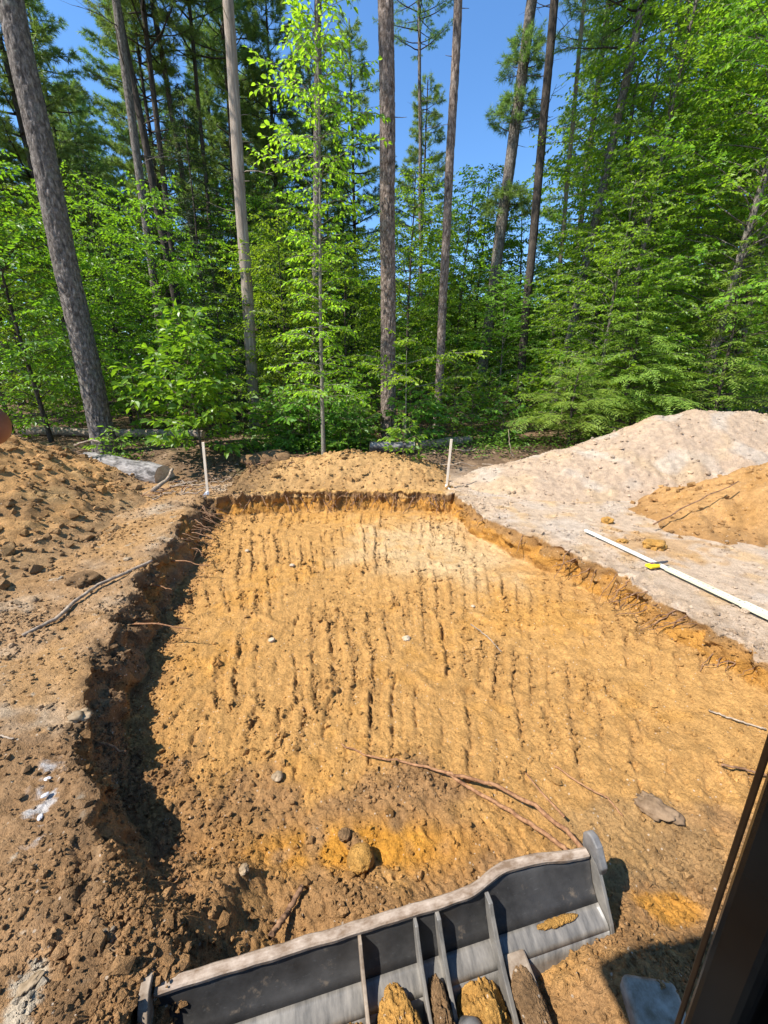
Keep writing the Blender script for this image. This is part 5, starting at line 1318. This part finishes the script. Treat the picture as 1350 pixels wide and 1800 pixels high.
plant('spruce', 'spruce_tree', 'dark spruce in shade behind the thick leaning pine', 'spruce tree', -11.3, 18.0, 0.9, 1.2)
plant('spruce', 'spruce_tree', 'dark spruce between the centre trunk and the sapling', 'spruce tree', -1.6, 21.0, 0.8, 2.2)
plant('maple_mid', 'leafy_tree', 'leafy tree behind the sapling with sky showing through', 'leafy tree', -4.4, 19.0, 1.0, 2.0)

# --- the wood behind: trees one can still tell apart, too alike to name one by one
LAND = [(-0.95, 'the left edge of the wood'), (-0.70, 'the thick leaning pine'), (-0.51, 'the close pair of pines'), (-0.42, 'the dark narrow spruce'), (-0.32, 'the pale bare trunk'), (-0.16, 'the bright sapling'), (0.01, 'the reddish centre trunk'),
        (0.13, 'the slim grey pine'), (0.23, 'the leaning tufted pine'), (0.33, 'the dark straight pine'), (0.42, 'the thin pale pole'), (0.57, 'the taller hemlock'), (0.76, 'the tallest broad leaved tree'), (0.98, 'the right edge of the wood')]
def near_mark(x, y): return min(LAND, key=lambda q: abs(q[0] - x / y))[1]
rb_ = random.Random(5)
placed = []
def free(x, y, d):
    for a, b in placed:
        if (a - x) ** 2 + (b - y) ** 2 < d * d: return False
    placed.append((x, y)); return True
n_far = 0
for k in range(420):
    y = rb_.uniform(17, 46); x = rb_.uniform(-1.02, 1.02) * (y * 1.02) + 0
    a = x / y
    gap = 0.03 < a < 0.46
    if gap and y < 24 and rb_.random() < 0.5: continue
    if not free(x, y, 2.5): continue
    if gap:
        kind, nm, lb, ct, gp, s = rb_.choice([('beech_low', 'leafy_tree', 'low leafy tree deep in the wood below the open sky', 'leafy tree', 'low leafy trees below the open sky', 0.95), ('maple_mid', 'leafy_tree', 'low leafy tree deep in the wood below the open sky', 'leafy tree', 'low leafy trees below the open sky', 0.8)])
        s *= min(1.15, 0.5 + y / 45)
    elif a < 0.03:
        if y < 21: continue
        kind, nm, lb, ct, gp, s = rb_.choice([('pine_far', 'pine_tree', 'tall green pine far back in the wood on the left', 'pine tree', 'tall pines far back on the left', 0.85), ('pine_far_b', 'pine_tree', 'tall green pine far back in the wood on the left', 'pine tree', 'tall pines far back on the left', 1.0),
                                              ('beech_mid', 'leafy_tree', 'shaded leafy tree deep in the wood on the left', 'leafy tree', 'shaded leafy trees deep on the left', 1.0), ('beech_low', 'leafy_tree', 'shaded leafy tree deep in the wood on the left', 'leafy tree', 'shaded leafy trees deep on the left', 1.1)])
    else:
        kind, nm, lb, ct, gp, s = rb_.choice([('pine_far_b', 'pine_tree', 'pine far back among the leafy trees on the right', 'pine tree', 'pines far back on the right', 1.0), ('maple_tall', 'leafy_tree', 'leafy tree deep in the wood on the right', 'leafy tree', 'leafy trees deep on the right', 1.1),
                                              ('maple_mid', 'leafy_tree', 'leafy tree deep in the wood on the right', 'leafy tree', 'leafy trees deep on the right', 1.0), ('maple_tall', 'leafy_tree', 'leafy tree deep in the wood on the right', 'leafy tree', 'leafy trees deep on the right', 1.0)])
    s *= (q_ := rb_.uniform(0.85, 1.12)); lb = ('shorter ' if q_ < 0.985 else 'taller ') + lb.replace('tall green', 'green')
    lb = lb.split(' far back')[0].split(' deep')[0] + (' deep in the wood behind ' if y < 27 else ' in the middle rows far behind ' if y < 36 else ' in the last rows behind ') + near_mark(x, y)
    plant(kind, nm, lb, ct, x, y, s, rb_.uniform(0, 6.28), gp); n_far += 1
    if n_far > 125: break
for x, y, lb in ((-15.0, 20.5, 'tall pine showing left of the thick leaning trunk near the top'), (-5.6, 25.5, 'tall pine filling the gap between pale trunk and sapling top')):
    plant('pine_far_b', 'pine_tree', lb, 'pine tree', x, y, 1.05, x)
# past the left edge: mostly unseen pines added to shade the wood's interior
for k, (x, y) in enumerate([(-20.5, 13.0), (-18.5, 16.5), (-17.0, 20.0), (-22.5, 19.0)]):
    if free(x, y, 1.0):
        plant('pine_far' if k % 2 else 'pine_far_b', 'pine_tree', 'tall pine added towards and past the left edge to shade the inside of the wood', 'pine tree', x, y, 0.85 + 0.03 * (k % 5), k * 1.7, 'shading pines added past the left edge')
# shrubs along the shaded forest floor
n_sh = 0
for k in range(300):
    y = rb_.uniform(11.5, 22); x = rb_.uniform(-0.95, 0.9) * y
    if abs(x / y - 0.1) < 0.07 and y < 15: continue
    if not free(x, y, 1.25): continue
    sz = rb_.uniform(0.7, 1.3)
    plant('shrub', 'shrub', ('low' if sz < 0.9 else 'knee high' if sz < 1.1 else 'tall') + ' leafy shrub under the trees ' + ('close to ' if y < 15.5 else 'well behind ') + near_mark(x, y), 'shrub', x, y, sz, rb_.uniform(0, 6.28), 'shrubs growing under the trees'); n_sh += 1
    if n_sh > 60: break
# bright sprouts behind the berm
spots = [(-2.6, 10.4), (-2.2, 10.8), (-1.9, 10.2), (-2.4, 11.4), (-1.3, 10.9), (-0.8, 10.6), (-0.6, 11.3), (-1.0, 11.6), (0.7, 10.6), (1.2, 11.4), (-0.9, 10.0), (1.9, 11.2), (2.6, 12.0), (-1.7, 12.0), (-3.0, 11.2), (3.3, 11.2), (-2.0, 10.5), (-2.7, 10.9), (-1.1, 10.25), (-0.6, 10.1), (-2.3, 10.15), (1.0, 10.9)]
for x, y in spots:
    sz = rb_.uniform(1.1, 1.7)
    plant('sprout', 'sprout', ('small' if sz < 1.3 else 'middling' if sz < 1.5 else 'large') + ' bright green sprout ' + ('just ' if y < 10.75 else 'farther ' if y < 11.3 else 'farthest ') + 'behind the berm, ' + ('left of the sapling' if x < -1.47 else 'between sapling and centre trunk' if x < 0.13 else 'right of the centre trunk'), 'sprout', x, y, sz, rb_.uniform(0, 6.28), 'low sprouts behind the berm')
plant('sprout', 'sprout', 'leafy sprout on the crest of the berm, right of the centre trunk foot', 'sprout', 0.42, 8.75, 1.0, 0.4, None, 0.32, 'leaf_maple')
plant('sprout', 'fern', 'small fern at the foot of the thick leaning pine', 'fern', -6.3, 9.3, 0.9, 0.4, None, 0.0, 'leaf_maple')

# ------------------------------------------------------------------ logs, sticks, litter
def log(label, a, b, r, mat, seed, ends=True, name='log', n=24, taper=0.9):
    a = np.array(a, float); b = np.array(b, float); ln = np.linalg.norm(b - a); k = max(12, int(ln / 0.06))
    t = np.linspace(0, 1, k)[:, None]; P = np.array([[0, 0, 0]]) * 0 + t * np.array([[ln, 0, 0]])
    P[:, 2] += 0.02 * n2(t[:, 0] * 3, t[:, 0] * 0, seed); P[:, 1] += 0.03 * n2(t[:, 0] * 2, t[:, 0] * 0 + 3, seed)
    th = np.arange(n) / n * 2 * np.pi
    disp = r * 0.12 * n3(np.cos(th)[None] * 2.5 + 0 * t, np.sin(th)[None] * 2.5 + 0 * t, t * ln * 3, seed) + r * 0.05 * n3(np.cos(th)[None] * 8 + 0 * t, np.sin(th)[None] * 8 + 0 * t, t * ln * 6, seed + 1)
    V, Q, T = tube(P, np.linspace(r, r * taper, k), n, disp, cap=False)
    o = thing(name, label, 'log', tuple(a)); d = b - a
    o.rotation_euler = Vector(d).to_track_quat('X', 'Z').to_euler()
    link('bark', Geo().add(V, Q).mesh('bark', M[mat], True), o)
    if ends:
        for e, q in ((0, P[0]), (1, P[-1])):
            ring = V[:n] if e == 0 else V[-n:]
            jj = np.arange(n); Vv = np.concatenate([ring, [q + (np.array([-0.01, 0, 0]) if e == 0 else np.array([0.01, 0, 0]))]])
            Tt = np.stack([np.full(n, n), jj, (jj + 1) % n], -1) if e == 1 else np.stack([np.full(n, n), (jj + 1) % n, jj], -1)
            link('cut_end', Geo().add(Vv, None, Tt).mesh('cut_end', M['log_end'], False), o)
    return o
log('thick grey weathered log lying left of the far pit corner', (-7.0, 9.35, 0.20), (-4.72, 8.35, 0.10), 0.27, 'log_grey', 701)
log('thin dark log lying behind the thick leaning pine', (-11.2, 12.6, 0.55), (-5.2, 11.6, 0.58), 0.13, 'dead_wood', 702)
log('short pale log lying at the foot of the centre trunk', (-0.35, 9.75, 0.52), (0.75, 9.9, 0.50), 0.13, 'log_grey', 703)
log('fallen brown log right of the centre trunk', (0.9, 10.3, 0.46), (2.4, 11.2, 0.5), 0.12, 'dead_wood', 704)
def stick(label, a, b, r, mat='dead_wood', group=None, amp=0.02):
    g = Geo(); V, Q, T = tube(wiggle(a, b, 10, amp, rng), np.linspace(r, r * 0.6, 10), 6); g.add(V, Q, T)
    tag(link('stick', g.mesh('stick', M[mat], True)), label, 'stick', group)
stick('thick short stick leaning against the cut end of the grey log', (-4.45, 7.45, 0.05), (-4.40, 8.15, 0.32), 0.045)
stick('stick poking up from the heap beside the grey log', (-5.6, 7.6, 0.22), (-5.0, 7.0, 0.12), 0.018)
stick('pale stick lying on the crest of the left dirt heap', (-7.0, 9.0, 0.68), (-6.3, 8.9, 0.74), 0.03)
for k in range(26):
    x = rng.uniform(-4.7, -3.4); y = rng.uniform(7.0, 8.3); a = rng.uniform(-0.6, 0.6); ln = rng.uniform(0.2, 0.7)
    z = top_z(x, y)
    stick('thin broken stick lying at the far left corner of the pit', (x, y, z + 0.02), (x + ln * math.cos(a), y + ln * math.sin(a) * 0.6, z + rng.uniform(0.02, 0.14)), rng.uniform(0.007, 0.018), group='broken sticks at the far left corner', mat='dead_wood' if k % 3 else 'root')
for k in range(12):
    x = rng.uniform(-3.1, -2.0); y = rng.uniform(8.2, 9.2); z = 0.2
    stick('dark broken root sticking out of the black soil left of the berm', (x, y, z), (x + rng.normal(0, 0.35), y - 0.2, z + rng.uniform(0.1, 0.35)), 0.016, 'root', 'dark broken roots left of the berm', 0.03)
for k in range(10):
    x = rng.uniform(1.0, 2.6); y = rng.uniform(9.0, 10.6); z = float(ground_z(np.array([x]), np.array([y]))[0])
    stick('bleached stick on the forest floor near the right stake', (x, y, z + 0.02), (x + rng.uniform(0.3, 0.9), y + rng.normal(0, 0.3), z + 0.06), 0.014, 'dead_wood', 'bleached sticks near the right stake', 0.02)
stick('pale twig standing in front of the low hemlock', (3.05, 9.2, 0.35), (2.85, 9.25, 1.0), 0.012)
stick('long thin root trailing up the orange heap on the right', (4.0, 5.55, 0.06), (5.4, 5.9, 0.62), 0.012, 'root', None, 0.02)
# dark mass of torn sod behind the left part of the berm
o = link('sod_clump', lump_mesh('sod_clump', (0.75, 0.35, 0.22), 'clod_brown', 720, 3, 0.45, 1.0), None, (-2.45, 9.05, 0.32)); tag(o, 'dark torn clump of sod and roots behind the left part of the berm', 'sod clump')

def litter():
    n = 9000
    X = rng.uniform(-1, 1, n); Y = 8.3 + 14 * rng.random(n) ** 1.6; X = X * Y * 0.95
    keep = ~((X > 1.2) & (Y < 9.6)) & ~((X < -4) & (Y < 9.0)); X, Y = X[keep], Y[keep]; n = len(X)
    Z = ground_z(X, Y) + 0.02 + rng.random(n) * 0.02
    a = rng.uniform(0, 6.28, n); D = np.stack([np.cos(a), np.sin(a), rng.normal(0, 0.25, n)], -1); N = np.stack([rng.normal(0, 0.4, n), rng.normal(0, 0.4, n), np.ones(n)], -1)
    L_ = rng.uniform(0.06, 0.13, n)
    V, T = leaves(np.stack([X, Y, Z], -1), D, N, L_, L_ * 0.6, rng)
    tag(link('leaf_litter', raw_mesh('leaf_litter', V, None, T, False, None, [M['litter']])), 'brown fallen leaves covering the forest floor', 'leaf litter', kind='stuff')
    n = 9000
    cx = rng.choice([-1.9, -0.6, 1.0, -2.6, 2.8, -6.5, 5.0], n, p=[0.3, 0.2, 0.13, 0.15, 0.1, 0.06, 0.06]); X = cx + rng.normal(0, 0.6, n); Y = 10.7 + rng.normal(0, 0.75, n)
    ok = (Y > 9.6) & ~((X > -0.35) & (X < 0.55) & (Y < 11.6)); X, Y = X[ok], Y[ok]; n = len(X)
    Z = ground_z(X, Y) + 0.03 + 0.32 * rng.random(n) ** 1.4
    a = rng.uniform(0, 6.28, n); D = np.stack([np.cos(a), np.sin(a), rng.normal(0.1, 0.3, n)], -1); N = np.stack([rng.normal(0, 0.4, n), rng.normal(0, 0.4, n), np.ones(n)], -1)
    L_ = rng.uniform(0.05, 0.12, n)
    V, T = leaves(np.stack([X, Y, Z], -1), D, N, L_, L_ * 0.5, rng)
    tag(link('ground_cover', raw_mesh('ground_cover', V, None, T, False, None, [M['leaf_cover']])), 'low bright green ground cover behind the berm', 'ground cover', kind='stuff')
litter()
def far_wood():
    n = 60000
    a = rng.uniform(-0.95, 0.95, n); d = rng.uniform(46, 62, n); X = np.tan(a) * d * 0.85; Y = d
    top = 9 + 5 * n2(a * 9, a * 0, 801) + 2.5 * n2(a * 30, a * 0, 802) + 4 * ss(0.02, -0.2, a) + 5 * ss(0.45, 0.6, a)
    Z = ground_z(X, Y) + rng.random(n) ** 0.8 * top
    D = rng.normal(0, 1, (n, 3)); D[:, 2] *= 0.4; N = rng.normal(0, 0.6, (n, 3)) + np.array([0, 0, 1.0])
    L_ = rng.uniform(0.35, 0.8, n); V, T = leaves(np.stack([X, Y, Z], -1), D, N, L_, L_ * 0.7, rng)
    tag(link('distant_wood', raw_mesh('distant_wood', V, None, T, False, None, [M['leaf_beech']])), 'far off wood reading as one green mass behind the trees', 'distant wood', kind='stuff')
far_wood()

# ------------------------------------------------------------------ photographer's hand: a fingertip at the left edge
M['skin'] = simple_mat('skin', (0.34, 0.125, 0.07), (0.44, 0.175, 0.10), 60, rough=0.5, bump=0.15, dist=0.001)
def hand():
    import bmesh
    J = {}
    verts, edges, rad = [], [], []
    def v(p, r, parent=None):
        verts.append(p); rad.append(r)
        if parent is not None: edges.append((parent, len(verts) - 1))
        return len(verts) - 1
    tip = Vector((-0.1168, 0.1265, 2.0850))
    wrist = v((-0.26, 0.02, 1.98), 0.026)
    palm = v((-0.235, 0.055, 2.02), 0.028, wrist)
    k1 = v((-0.21, 0.085, 2.055), 0.014, palm)
    a = v((-0.178, 0.108, 2.083), 0.0085, k1); b = v((-0.152, 0.120, 2.092), 0.0080, a); v(tuple(tip), 0.0072, b)
    for i, (dx, dz, l) in enumerate(((-0.008, -0.020, 1.0), (-0.018, -0.038, 0.9), (-0.028, -0.055, 0.72))):
        k = v((-0.212 + dx, 0.082, 2.05 + dz), 0.012, palm)
        a = v((-0.19 + dx - 0.004 * i, 0.115, 2.055 + dz), 0.0082, k); b = v((-0.186 + dx, 0.125 - 0.004 * i, 2.03 + dz), 0.0078, a); v((-0.198 + dx, 0.118, 2.012 + dz), 0.007, b)
    t0 = v((-0.215, 0.04, 2.05), 0.015, palm); a = v((-0.185, 0.045, 2.075), 0.0105, t0); v((-0.165, 0.055, 2.09), 0.009, a)
    fa = v((-0.34, -0.10, 1.86), 0.034, wrist); v((-0.42, -0.25, 1.74), 0.042, fa)
    m = bpy.data.meshes.new('hand'); m.from_pydata([tuple(x) for x in verts], edges, []); m.materials.append(M['skin'])
    o = link('hand', m); md = o.modifiers.new('skin', 'SKIN'); md.use_smooth_shade = True
    for s, r in zip(m.skin_vertices[0].data, rad): s.radius = (r, r)
    m.skin_vertices[0].data[1].use_root = True
    sb = o.modifiers.new('sub', 'SUBSURF'); sb.levels = 2; sb.render_levels = 2
    tag(o, 'fingertip of the photographer poking in at the left edge of the picture', 'hand')
hand()
